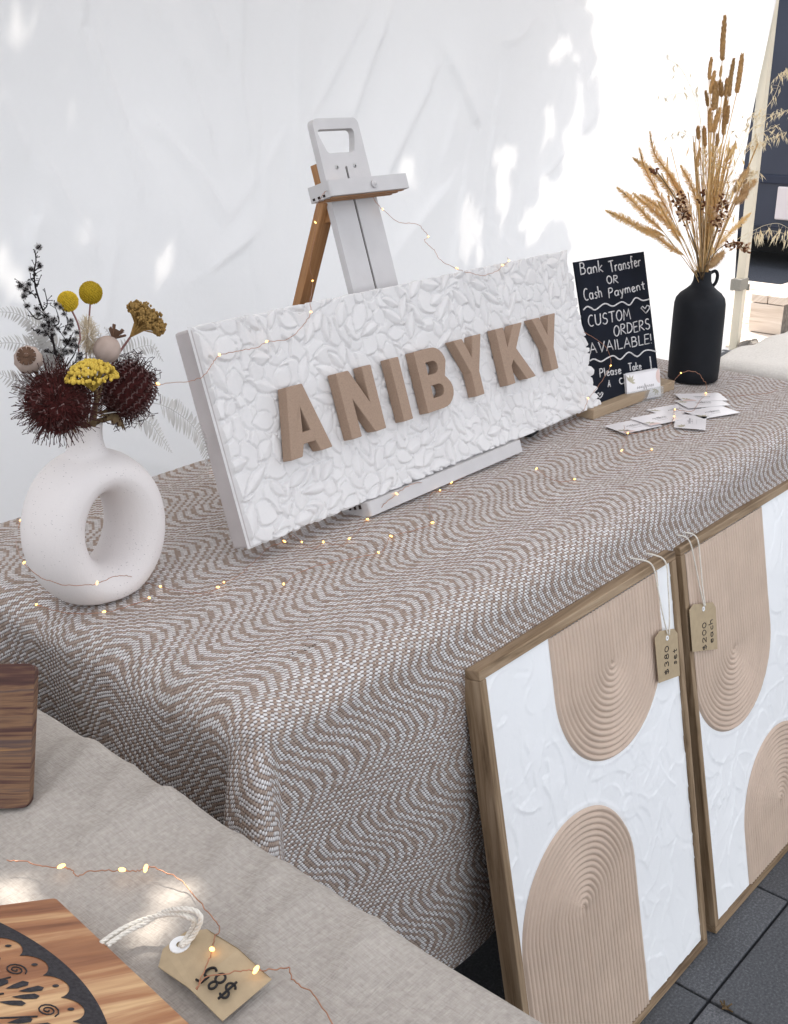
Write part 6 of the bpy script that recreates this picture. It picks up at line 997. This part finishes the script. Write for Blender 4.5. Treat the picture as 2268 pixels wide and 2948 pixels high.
for p in balls:
    p = p + V((0, rf.uniform(-.006, .006), 0))
    if ball is None:
        mb = MB(); vs, fs = blob((0, 0, 0), .0022, .0022, .0022, 7, 5); mb.add(vs, fs); r2 = random.Random(9)
        for j in range(26): d = rv(r2); w = d.orthogonal().normalized() * .0009; mb.add([d * .001 - w, d * .001 + w, d * .0032 + w * .7, d * .0032 - w * .7], [(0, 1, 2, 3)])
        ball = mb.build('seed_head', M['blackbrown'], sp_t); ball.parent = None; ball.matrix_parent_inverse = Matrix.Identity(4); ball.location = p; attach(ball, sp_t)
        mb = MB()
        for j in range(60): d = rv(r2); mb.tube([d * .0022, d * .0044 + rv(r2) * .0004], .00018, 3, False)
        fz0 = mb.build('fuzz', M['fuzz'], None); fz0.location = p; attach(fz0, ball)
    else:
        s = rf.uniform(.7, 1.25); o = share(ball, 'seed_head', sp_t, p, (rf.uniform(0, 6), rf.uniform(0, 6), 0), (s, s, s)); share(fz0, 'fuzz', o, p, (rf.uniform(0, 6), 0, 0), (s, s, s))
# bleached fern fronds, each leaflet its own piece
mb = MB()
n = 7; top = []; bot = []
for k in range(n):
    t = k / (n - 1); w = .105 * math.sin(PI * min(1, t * 1.02 + .04)) ** .6; top.append((t, w, -.22 * t * t)); bot.append((t, -w, -.22 * t * t))
mb.add([(x, y + .06 * x * x, z) for x, y, z in top + bot], [(k, k + 1, n + k + 1, n + k) for k in range(n - 1)]); lf0 = mb.build('leaflet', M['fern'], None); lf0.location = (0, 0, -9); lf_used = False
FL = ['white fern frond curving out past the left picture edge, upper one', 'white fern frond pointing level to the left, above the left poppy pod', 'white fern tuft low at the left above the round banksia', 'long white fern frond arching down in front of the sign edge', 'short white fern frond drooping to the right of the vase neck', 'white fern frond upright behind the yellow yarrow', 'white fern frond behind the ochre yarrow, curling right', 'white fern frond standing behind the middle poppy pod', 'white fern frond behind the dark twig sprig']
for k, l in enumerate(D['ferns']):
    P = catmull(l, 8); t = thing('fern_frond', FL[k], 'fern', MO, 'bleached fern fronds in the ring vase')
    mb = MB(); mb.tube(P, [.0007 * (1 - .7 * i / len(P)) for i in range(len(P))], 4); mb.build('rachis', M['fern'], t, True)
    tot = sum((P[i + 1] - P[i]).length for i in range(len(P) - 1)); start = .38 if k != 2 else .55; step = .0039; acc = 0; nxt = tot * start
    for i in range(len(P) - 1):
        seg = (P[i + 1] - P[i]).length
        while nxt <= acc + seg:
            f = nxt / tot; p = P[i] + (P[i + 1] - P[i]) * ((nxt - acc) / seg); d = (P[i + 1] - P[i]).normalized(); view = V((.3, -.9, .25)).normalized(); sd = d.cross(view).normalized()
            L = (.021 if k in (3,) else .017) * (1 - ((f - start) / (1 - start)) ** 1.6) * (.55 + .45 * min(1, (f - start) * 8)) + .0015
            for sg in (1, -1):
                dr = (sd * sg + d * .45 + rv() * .10).normalized(); nrm = (view + rv() * .35).normalized(); yv = nrm.cross(dr).normalized(); zv = dr.cross(yv)
                rot = Matrix((dr, yv, zv)).transposed().to_euler()
                if not lf_used: o = lf0; lf_used = True; o.location = p; o.rotation_euler = rot; o.scale = (L, L, L); attach(o, t)
                else: share(lf0, 'leaflet', t, p, rot, (L, L * (.85 + .3 * rf.random()), L))
            nxt += step
        acc += seg
# pale fluffy plume in the middle
pc = V((.6445, .985, .2815)); 
fp = thing('fluffy_plume', 'small fluffy cream plume behind the yellow yarrow and the middle poppy pod', 'dried flower', MO)
stem([MO - V((0, 0, .02)), pc - V((0, 0, .02))], .0008, M['stem_brown'], fp)
spikes(pc, (V((.006, 0, 0)), V((0, .006, 0)), V((0, 0, .015))), 420, .004, .009, .00022, .2, M['cream_plume'], fp, 'fluff', 8)

# ------------------------------------------------------------------ black bottle with dried grasses
BC = V((1.902, .936, 0)); 
bot = thing('bottle_vase', 'matte black ceramic bottle with a small loop handle holding golden dried grasses', 'vase', BC)
prof = [(.0, .0015), (.043, .0015), (.0455, .004), (.0462, .02), (.0465, .06), (.0463, .12), (.0458, .142), (.0435, .152), (.037, .1605), (.027, .168), (.0195, .175), (.0165, .182), (.0155, .190), (.0150, .198), (.0148, .2005), (.0125, .2005), (.0120, .19), (.0, .185)]
mb = MB(); n = 48; 
for r, z in prof:
    for k in range(n): mb.v.append((BC.x + r * math.cos(2 * PI * k / n), BC.y + r * math.sin(2 * PI * k / n), z)); mb.uv.append((k / n, z))
mb.f = [(q * n + k, q * n + (k + 1) % n, (q + 1) * n + (k + 1) % n, (q + 1) * n + k) for q in range(len(prof) - 1) for k in range(n)]
bd_ = mb.build('body', M['matte_black'], bot, True)
hd = V((.80, -.6, 0)).normalized(); P = catmull([BC + hd * .0135 + V((0, 0, .196)), BC + hd * .024 + V((0, 0, .1995)), BC + hd * .029 + V((0, 0, .192)), BC + hd * .0275 + V((0, 0, .180)), BC + hd * .021 + V((0, 0, .1715))], 6); mb = MB(); mb.tube(P, .0031, 10); mb.build('loop_handle', M['matte_black'], bot, True)
BM = BC + V((0, 0, .198)); rg = random.Random(17)
def base_pt(): a = rg.uniform(0, 6.28); r = rg.uniform(0, .009); return BM + V((math.cos(a) * r, math.sin(a) * r, 0))
def to_base(p, dirn, bend=.35):
    b = base_pt(); d = (p - b).length; return [b - V((0, 0, .05)), b, b + (V((0, 0, 1)) * .55 + (p - b).normalized() * .45) * d * .45 + rv(rg) * .003, p]
HL = ['tallest', 'small broken', 'upper left', 'dark left', 'upper right', 'outermost right', 'middle right', 'central dark', 'thick central', 'thin far left', 'lower left', 'lower central', 'long right hand', 'low right', 'short stubby left', 'short upright left', 'lowest hanging left', 'right leaning', 'short middle']
for k, (a, b, r) in enumerate(D['heads']):
    a, b = V(a), V(b); t = thing('timothy_grass', HL[k] + ' brown cylindrical grass head of the tall cluster over the black bottle', 'dried grass', BM, 'brown cylindrical grass heads in the black bottle')
    stem(to_base(b, 0) , .0009, M['straw'], t)
    L = (a - b).length; d = (a - b).normalized(); u_ = d.orthogonal().normalized(); w_ = d.cross(u_); bend = rv(rg) * L * .03; mb = MB()
    core = [b + d * L * f + bend * math.sin(PI * f) for f in (0, .12, .3, .5, .7, .88, 1)]; mb.tube(core, [r * .35, r * .8, r * .85, r * .85, r * .8, r * .6, r * .2], 8)
    nn = int(L / .0011); 
    for j in range(nn):
        f = (j + .5) / nn; rr_ = r * (.6 + .5 * math.sin(PI * min(1, f * .9 + .1)) ** .4) * (1 - .5 * max(0, f - .85) / .15)
        for q in range(5):
            an = j * 1.1 + q * 1.257 + rg.uniform(-.2, .2); o = u_ * math.cos(an) + w_ * math.sin(an); p = b + d * L * f + bend * math.sin(PI * f) + o * rr_ * .7; s = o.cross(d) * r * .28; tp = p + o * r * .38 * rg.uniform(.6, 1.2) + d * r * .75
            mb.add([p - s, p + s, tp + s * .3, tp - s * .3], [(0, 1, 2, 3)])
    mb.build('seed_head', M['straw_head'], t)
PLL = ['bristly golden grass plume with the highest tip, left of the bottle', 'bristly plume with tip second highest on the left side', 'short plume crossing behind the second highest left tip', 'thin upright spiked plume standing between the left plumes', 'bristly plume nearest the tall heads on the left', 'long bristly plume reaching left at mid height', 'bristly plume just right of the long mid height one', 'bristly plume third in the middle left fan', 'short dark tipped plume within the lower left fan', 'lowest but one plume reaching farthest left', 'lowest plume fanned left above the chalkboard', 'bristly plume leaning right across the tent pole', 'inner bristly plume over the brown seed pods']
for k, l in enumerate(D['plumes']):
    P = catmull(l, 8); t = thing('grass_plume', PLL[k], 'dried grass', BM, 'bristly golden grass plumes in the black bottle'); base = P[-1]
    stem([P[0]] + [V(p) for p in l[1:]] + [BM + rv(rg) * .006 - V((0, 0, .02))], .0008, M['straw'], t)
    mb = MB(); m_ = len(P); r0 = .0060 if k not in (3, 8) else .0034
    tot = sum((P[i + 1] - P[i]).length for i in range(m_ - 1)); acc = 0; nxt = 0
    for i in range(m_ - 1):
        seg = (P[i + 1] - P[i]).length; dd = (P[i] - P[i + 1]).normalized()
        while nxt <= acc + seg:
            f = nxt / tot; p = P[i] + (P[i + 1] - P[i]) * ((nxt - acc) / seg); rr_ = r0 * min(1, .25 + f * 3.0) * (1 if f < .8 else (1 - f) / .2 + .1)
            for q in range(3):
                o = rv(rg); o = (o - dd * o.dot(dd)); 
                if o.length < .1: continue
                o.normalize(); rj = rr_ * rg.uniform(.7, 1.35); tp = p + o * rj + dd * rj * 1.0; s = o.cross(dd) * .00036; mb.add([p - s * .8, p + s * .8, tp + s, tp - s], [(0, 1, 2, 3)])
            nxt += .00065
        acc += seg
    mb.build('bristles', M['plume'], t)
    if k in (0, 1, 5, 9, 10):
        mb = MB(); mb.tube([P[0] + (P[0] - P[3]).normalized() * .0, P[4]], [.0005, .0011], 4); mb.build('tip', M['stem_brown'], t)
for k, (a, b, r) in enumerate(D['tails']):
    a, b = V(a), V(b); t = thing('bunny_tail', ['fluffy bunny tail grass pointing up right over the pole', 'fluffy bunny tail grass just below the upper right one', 'fluffy bunny tail grass drooping low behind the bottle handle', 'fluffy bunny tail grass standing left of the pole among oats'][k], 'dried grass', BM, 'bunny tail grasses in the black bottle')
    stem([a * .5 + b * .5, b, BM - V((0, 0, .02))], .0008, M['straw'], t)
    c = (a + b) / 2; d = (a - b).normalized(); u_ = d.orthogonal().normalized(); w_ = d.cross(u_); L = (a - b).length / 2; r = r * .8
    mb = MB(); vs, fs = blob((0, 0, 0), 1, 1, 1, 12, 10); mb.add([c + u_ * v.x * r * .8 + w_ * v.y * r * .8 + d * v.z * L for v in vs], fs); mb.build('tail_core', M['tail'], t, True)
    spikes(c, (u_ * r * .75, w_ * r * .75, d * L * .95), 900, .003, .0065, .00018, .2, M['tail'], t, 'fluff', 40 + k, wob=.5)
for k, l in enumerate(D['pods']):
    P = catmull(l, 6); t = thing('seed_pod_sprig', ['brown seed pod sprig with papery husks left of the stem bunch', 'brown seed pod sprig right of the stem bunch', 'sparse dark pod sprig reaching to the upper left plumes', 'slim dark pod sprig in the centre above the bottle', 'brown pod sprig bending right across the tent pole'][k], 'dried plant', BM, 'brown seed pod sprigs in the black bottle')
    mb = MB(); mb.tube(P + [BM - V((0, 0, .02))], .0009, 5); mb.build('stem', M['stem_brown'], t, True); mb = MB(); mh = MB(); n_ = (60, 60, 9, 16, 30)[k]; span = int(len(P) * (.62, .62, .25, .5, .6)[k])
    for j in range(n_):
        p = P[rg.randrange(max(2, span))] + rv(rg) * rg.uniform(.004, .013) * (1 if k in (0, 1) else .6); s = rg.uniform(.0020, .0034); vs, fs = blob((0, 0, 0), s * .7, s * .7, s * 1.2, 6, 5); q_ = rv(rg).to_track_quat('Z', 'Y'); mb.add([p + q_ @ v for v in vs], fs)
        if k in (0, 1, 4):
            d = rv(rg); w = d.orthogonal().normalized() * .0028; mh.add([p - w * .3, p + d * .006 + w, p + d * .012, p + d * .006 - w], [(0, 1, 2, 3)])
    mb.build('pods', M['pod'], t)
    if mh.v: mh.build('husks', M['husk'], t)
# oats : thin arching stems with hanging pale spikelets, each spikelet a piece
mb = MB(); ring = [(0, 0, 0)]
for s in (1, -1):
    mb.add([(0, 0, 0), (.0018, .0008 * s, -.005), (.0022 * s * .5, .0006 * s, -.011), (.0006 + .004 * s, 0, -.020), (-.0018, .0008 * s, -.006), (0.001 * s, .0022 * s, -.007)], [(0, 1, 5), (1, 2, 5), (0, 5, 4), (5, 2, 4), (2, 3, 5), (0, 4, 1), (2, 4, 3)])
ok0 = mb.build('spikelet', M['oat'], None); ok_used = False
OL = ['fine faint oat stem arching high to the left', 'fine oat stem level to the left of the tall heads', 'faint short oat stem left of the tall heads', 'oat spray crossing the upper middle of the tent pole', 'oat spray on the pole nearest the upper grey strap', 'highest oat spray leaving the picture at the right', 'dense oat spray low on the tent pole', 'upright oat spray in the centre of the bunch', 'pale oat tuft right of centre in the bunch', 'oat spray reaching for the strap beside the pole', 'oat spray by the bunny tails', 'upper drooping oat spray at the right edge below the bunch', 'lower drooping oat spray at the right edge below the bunch']
for k, l in enumerate(D['oats']):
    P = catmull(l, 8); t = thing('oat_spray', OL[k], 'dried grass', BM, 'oat sprays in the black bottle'); mb = MB(); mb.tube(P + [BM - V((0, 0, .02))], .00042 if k > 2 else .0003, 4)
    cnt = (10, 7, 9, 22, 20, 22, 26, 34, 34, 14, 20, 12, 14)[k]; span = len(P) * (.5 if k < 3 else (.8 if k in (7, 8) else .55)); big = .62 if k < 3 else (1.15 if k >= 11 else .85)
    if k >= 11: span = len(P) * .62
    mw = []
    for j in range(cnt):
        i = int(rg.uniform(0, .999) * span) if k < 11 else int((j + rg.random()) / cnt * span); p = P[i]; o = rv(rg); o.z *= .4; q = p + o * rg.uniform(.006, .018) * (1 if k < 11 else .5) + V((0, 0, -.006 if k > 10 else 0)); mb.tube([p, q], .00022, 3, False)
        rot = (rg.uniform(-.8, .8) if k < 11 else rg.uniform(-.35, .35), rg.uniform(-.8, .8) if k < 11 else rg.uniform(-.4, .4), rg.uniform(0, 6.28)); s = big * rg.uniform(.75, 1.15)
        if not ok_used: ok_used = True; ok0.location = q; ok0.rotation_euler = rot; ok0.scale = (s,) * 3; attach(ok0, t)
        else: share(ok0, 'spikelet', t, q, rot, (s, s, s))
    mb.build('stem', M['oat'], t)
# the sheaf of bare straw stems
t = thing('straw_bunch', 'bundle of plain golden straw stems rising tightly from the mouth of the black bottle', 'dried grass', BM)
for k in range(90):
    b = base_pt(); a = rg.gauss(-.02, .20) if k % 3 else rg.gauss(.12, .10); b2_ = rg.gauss(0, .12); L = rg.uniform(.07, .24); d = V((a, b2_, 1)).normalized(); mb = MB(); mb.tube([b - V((0, 0, .04)), b, b + d * L * .5 + rv(rg) * .001, b + d * L + rv(rg) * .003], rg.uniform(.0006, .0013), 5); mb.build('stem', rg.choice([M['straw'], M['straw'], M['plume'], M['straw_head']]), t, True)

# extra papery leaves and chaff inside the dense middle of the dried bunch
mb = MB()
for k in range(170):
    f = rg.random() ** .8; c = BM + V((rg.gauss(-.004 + .03 * f, .010 + .016 * f), rg.gauss(0, .012 + .01 * f), .02 + .19 * f)); d = (V((rg.gauss(0, .35), rg.gauss(0, .3), 1))).normalized(); w = d.orthogonal().normalized(); w = Quaternion(d, rg.uniform(0, 6.28)) @ w * rg.uniform(.0008, .0019); L = rg.uniform(.012, .032)
    mb.add([c, c + d * L * .45 + w, c + d * L + w * .5, c + d * L * .5 - w], [(0, 1, 2, 3)])
ob = mb.build('dry_leaves', M['plume'], t); ob['kind'] = 'stuff'
for q in range(3):
    mb = MB()
    for k in range(60):
        f = rg.random(); c = BM + V((rg.gauss(.004 + .02 * f, .014), rg.gauss(-.005, .012), .05 + .14 * f)); d = rv(rg); d.z = abs(d.z); w = d.orthogonal().normalized() * .0013; L = rg.uniform(.006, .014)
        mb.add([c, c + d * L * .5 + w, c + d * L, c + d * L * .5 - w], [(0, 1, 2, 3)])
    ob = mb.build('chaff', (M['oat'], M['husk'], M['straw_head'])[q], t); ob['kind'] = 'stuff'

# ------------------------------------------------------------------ boards on the linen
def slab(name, label, B0, b, r, w, h, th, mat, rad, seed):
    """B0 bottom right corner; b = leftwards unit, r = up-slope unit"""
    nrm = r.cross(-b).normalized() * -1
    if nrm.z < 0: nrm = -nrm
    fr = lambda x, y, z: B0 + b * x + r * y + nrm * z
    t = thing(name, label, 'serving board', B0 + b * w / 2)
    o = prism('board', [rrect(0, 0, w, h, rad, 6)], [], lambda x, y, z: fr(x, y, z), -th, 0, mat, t, .0022)
    me = o.data; lay = me.uv_layers.active
    inv = Matrix((b, r, nrm))
    for lp in me.loops:
        q = inv @ (me.vertices[lp.vertex_index].co - B0); lay.data[lp.index].uv = (q.x + seed, q.y + q.z * .7)
    return t, fr, nrm
def up_edge(B0, ang, pa, pb, target):
    bb = V((math.cos(math.radians(ang)), math.sin(math.radians(ang)), 0)); return bb
CAMP = V((0, 0, CAMZ))
B0 = V(D['bd1'][0]); T0 = V(D['bd1'][1]); b = V(D['bd1'][2]); r_ = (T0 - B0); Hb = r_.length; r_ = r_.normalized(); b = (b - r_ * b.dot(r_)).normalized()
bt1, fr1, n1 = slab('serving_board', 'dark streaky acacia board propped at the left edge of the linen table', B0 + V((0, 0, .004)), b, r_, .20, Hb, .012, M['walnut'], .006, 0)
mb = MB(); mb.box(fr1(.07, .0, -.014), b * .10, r_ * .10, -n1 * .03); mb.build('rest_block', M['walnut'], bt1)
B0 = V(D['bd2'][0]); r2_ = V(D['bd2'][1]); b2_ = V(D['bd2'][2])
HB2 = .34
bt2, fr2, n2 = slab('serving_board', 'warm striped acacia board burnt with a round floral mandala at the bottom left', B0 - r2_ * HB2, b2_, r2_, .30, HB2, .012, M['acacia'], .0025, 3)
mb = MB(); mb.box(fr2(.12, .04, -.013), b2_ * .14, r2_ * .24, -n2 * .035); mb.build('rest_block', M['acacia'], bt2)
CX, CY, RO = D['bd2c']                                       # ring centre and radius on the board, y from top
CYb = HB2 - CY
def bfr(x, y, z): return fr2(x, y, z)
def flat(name, polys, mat, parent, z=.0004):
    mb = MB()
    for P in polys: mb.add([bfr(x, y, z) for x, y in P], [tuple(range(len(P)))])
    return mb.build(name, mat, parent)
# burnt ring with a scalloped inner rim
K = 34; m_ = 1360; outer = []; inner = []
for i in range(m_):
    a = 2 * PI * i / m_; outer.append((CX + RO * math.cos(a), min(HB2 - .003, CYb + RO * math.sin(a)))); s = abs(math.sin(a * K / 2 + .35)); ri = RO - .0215 + .0115 * s ** .5; inner.append((CX + ri * math.cos(a), min(HB2 - .003, CYb + ri * math.sin(a))))
mb = MB(); mb.add([bfr(x, y, .0004) for x, y in outer] + [bfr(x, y, .0004) for x, y in inner], [(i, (i + 1) % m_, (i + 1) % m_ + m_, i + m_) for i in range(m_)]); ringo = mb.build('burnt_ring', M['burn'], bt2)
burn = []; mb = MB()
def line(pts, r):
    pts = [p for p in pts if p[1] < HB2 - .003]
    if len(pts) > 1: mb.tube([bfr(x, y, .0003) for x, y in pts], r, 5)
for k in range(K):
    a = (k * 2 * PI - .7 + PI) / K; pol = lambda rr_, da: (CX + RO * rr_ * math.cos(a + da), CYb + RO * rr_ * math.sin(a + da))
    d = pol((RO - .0175) / RO, 0); burn.append([(d[0] + .0022 * math.cos(q), d[1] + .0015 * math.sin(q)) for q in [j * PI / 4 for j in range(8)]])
    if k % 2 == 0:
        c = pol((RO - .031) / RO, .0); line([(c[0] + (.0006 + .0011 * j * .22) * math.cos(j * .55 + a), c[1] + (.0006 + .0011 * j * .22) * math.sin(j * .55 + a)) for j in range(26)], .00045); line([pol(.74, .05), pol(.6, .06), pol(.42, .03)], .0006)
    else:
        for da, r0, r1 in ((0, .72, .83), (.055, .68, .79), (-.055, .68, .79), (.10, .62, .72), (-.10, .62, .72)):
            p, q = pol(r0, da * .75), pol(r1, da * 1.15); dx, dy = q[0] - p[0], q[1] - p[1]; L = math.hypot(dx, dy); nx_, ny_ = -dy / L, dx / L; burn.append([(p[0], p[1]), (p[0] + dx * .4 + nx_ * .0024, p[1] + dy * .4 + ny_ * .0024), (p[0] + dx * .85 + nx_ * .0026, p[1] + dy * .85 + ny_ * .0026), (q[0], q[1]), (p[0] + dx * .85 - nx_ * .0026, p[1] + dy * .85 - ny_ * .0026), (p[0] + dx * .4 - nx_ * .0018, p[1] + dy * .4 - ny_ * .0018)])
        line([pol(.22, 0), pol(.5, .02), pol(.66, 0)], .0006)
for rr_ in (.30, .34, .42):
    line([(CX + RO * rr_ * math.cos(2 * PI * i / 90), CYb + RO * rr_ * math.sin(2 * PI * i / 90)) for i in range(91)], .0007)
for i in range(56): a = 2 * PI * i / 56; line([(CX + RO * .34 * math.cos(a), CYb + RO * .34 * math.sin(a)), (CX + RO * .415 * math.cos(a), CYb + RO * .415 * math.sin(a))], .0006)
burn = [P for P in burn if max(p[1] for p in P) < HB2 - .003 and min(p[0] for p in P) < .29]
mb.build('burnt_lines', M['burn'], bt2, True); [flat('burnt_petal', [q], M['burn'], bt2) for q in burn]
# tag of the mandala board
tc = [V(p) for p in D['tagC']]; oC = tc[1]; eX = (tc[2] - tc[1]).normalized(); eY = V((0, 0, 1)).cross(eX); 
if (tc[3] - tc[2]).dot(eY) < 0: eY = -eY
LC = (tc[2] - tc[1]).length; WC = (tc[3] - tc[2]).dot(eY)
frC = lambda x, y, z: V((oC.x, oC.y, .006)) + eX * x + eY * y + V((0, 0, z + .010 * max(0, (x / LC - .1)) * math.sin(PI * min(1, x / LC)) + .0045 * (y / WC)))
hC = V(D['holeC']) - oC; hole = (hC.dot(eX), hC.dot(eY))
ch = WC * .27
polyC = [(0, 0), (LC * .5, 0), (LC, 0), (LC, WC), (LC * .5, WC), (0, WC), (-ch * .9, WC - ch * 1.0), (-ch * .9, ch * 1.0)]
tz = [V(p) for p in D['text85']]; pa = ((tz[0] - oC).dot(eX), (tz[0] - oC).dot(eY)); pb_ = ((tz[1] - oC).dot(eX), (tz[1] - oC).dot(eY))
rope = [[V(p) for p in l] for l in D['ropeC']]
def mirror(fr): return fr
price_tag('price_tag', 'kraft tag reading $85 on thick cotton rope, lying on the foreground linen', polyC, .0006, frC, hole, [(rope[0], .0017), (rope[1], .0017)], [], .0009, .0068, .0016)
tagC = bpy.data.objects['price_tag.002']
write('$85', D['t85a'], D['t85b'], D['t85h'], frC, .00085, M['ink'], tagC, 'writing', .0012, 4)

# ------------------------------------------------------------------ fairy lights
def lights(label, wires, bulbs, wr, br):
    t = thing('fairy_lights', label, 'string lights', V(bulbs[0]))
    rl = random.Random(len(bulbs))
    for l in wires:
        mb = MB(); P = catmull([V(p) for p in l], 6); P = [p + rv(rl) * .0007 for p in P]; mb.tube(P, wr, 5); mb.build('wire', M['copper'], t, True)
    vs, fs = blob((0, 0, 0), br * .62, br * .62, br * 1.25, 10, 7); src = None
    for p in bulbs:
        p = V(p) + V((0, 0, .0008)); rot = (rl.uniform(.9, 2.0), 0, rl.uniform(0, 6.28))
        if src is None: mb = MB(); mb.add(vs, fs); src = mb.build('led_bulb', M['led'], None, True); src.location = p; src.rotation_euler = rot; attach(src, t)
        else: share(src, 'led_bulb', t, p, rot)
    return t
lights('warm fairy lights on fine copper wire trailing over easel, sign, vase, cards and knit cloth', D['wires'], D['bulbs'], .00038, .0018)
lights('warm fairy lights on copper wire lying on the foreground linen and the $85 tag', D['wires_front'], D['bulbs_front'], .00042, .0024)

# small dark crumbs and seeds dropped on the knit cloth, and a dry seed cluster on the paving
rc_ = random.Random(5); mb = MB()
for x, y in D['crumbs']:
    for k in range(2): vs, fs = blob((0, 0, 0), .0012, .0005, .0005, 5, 4); q = V((rc_.uniform(-1, 1), rc_.uniform(-1, 1), 0)).to_track_quat('X', 'Z'); o_ = V((x, y, .0022)) + V((rc_.uniform(-.004, .004), rc_.uniform(-.004, .004), 0)); mb.add([o_ + q @ v for v in vs], fs)
tag(mb.build('plant_crumbs', M['blackbrown'], None), 'tiny dark plant crumbs scattered on the knit cloth below the sign', 'crumbs', kind='stuff')
dx_, dy_ = D['twig']; mb = MB()
for k in range(9):
    a = rc_.uniform(0, 6.28); L = rc_.uniform(.003, .009); p = V((dx_ + rc_.uniform(-.004, .004), dy_ + rc_.uniform(-.004, .004), GROUND + .003)); mb.tube([p, p + V((math.cos(a) * L, math.sin(a) * L, .003))], .0012, 5)
tag(mb.build('dry_twig', M['stem_brown'], None), 'small dry brown twig lying on the dark paving at the lower right', 'twig')
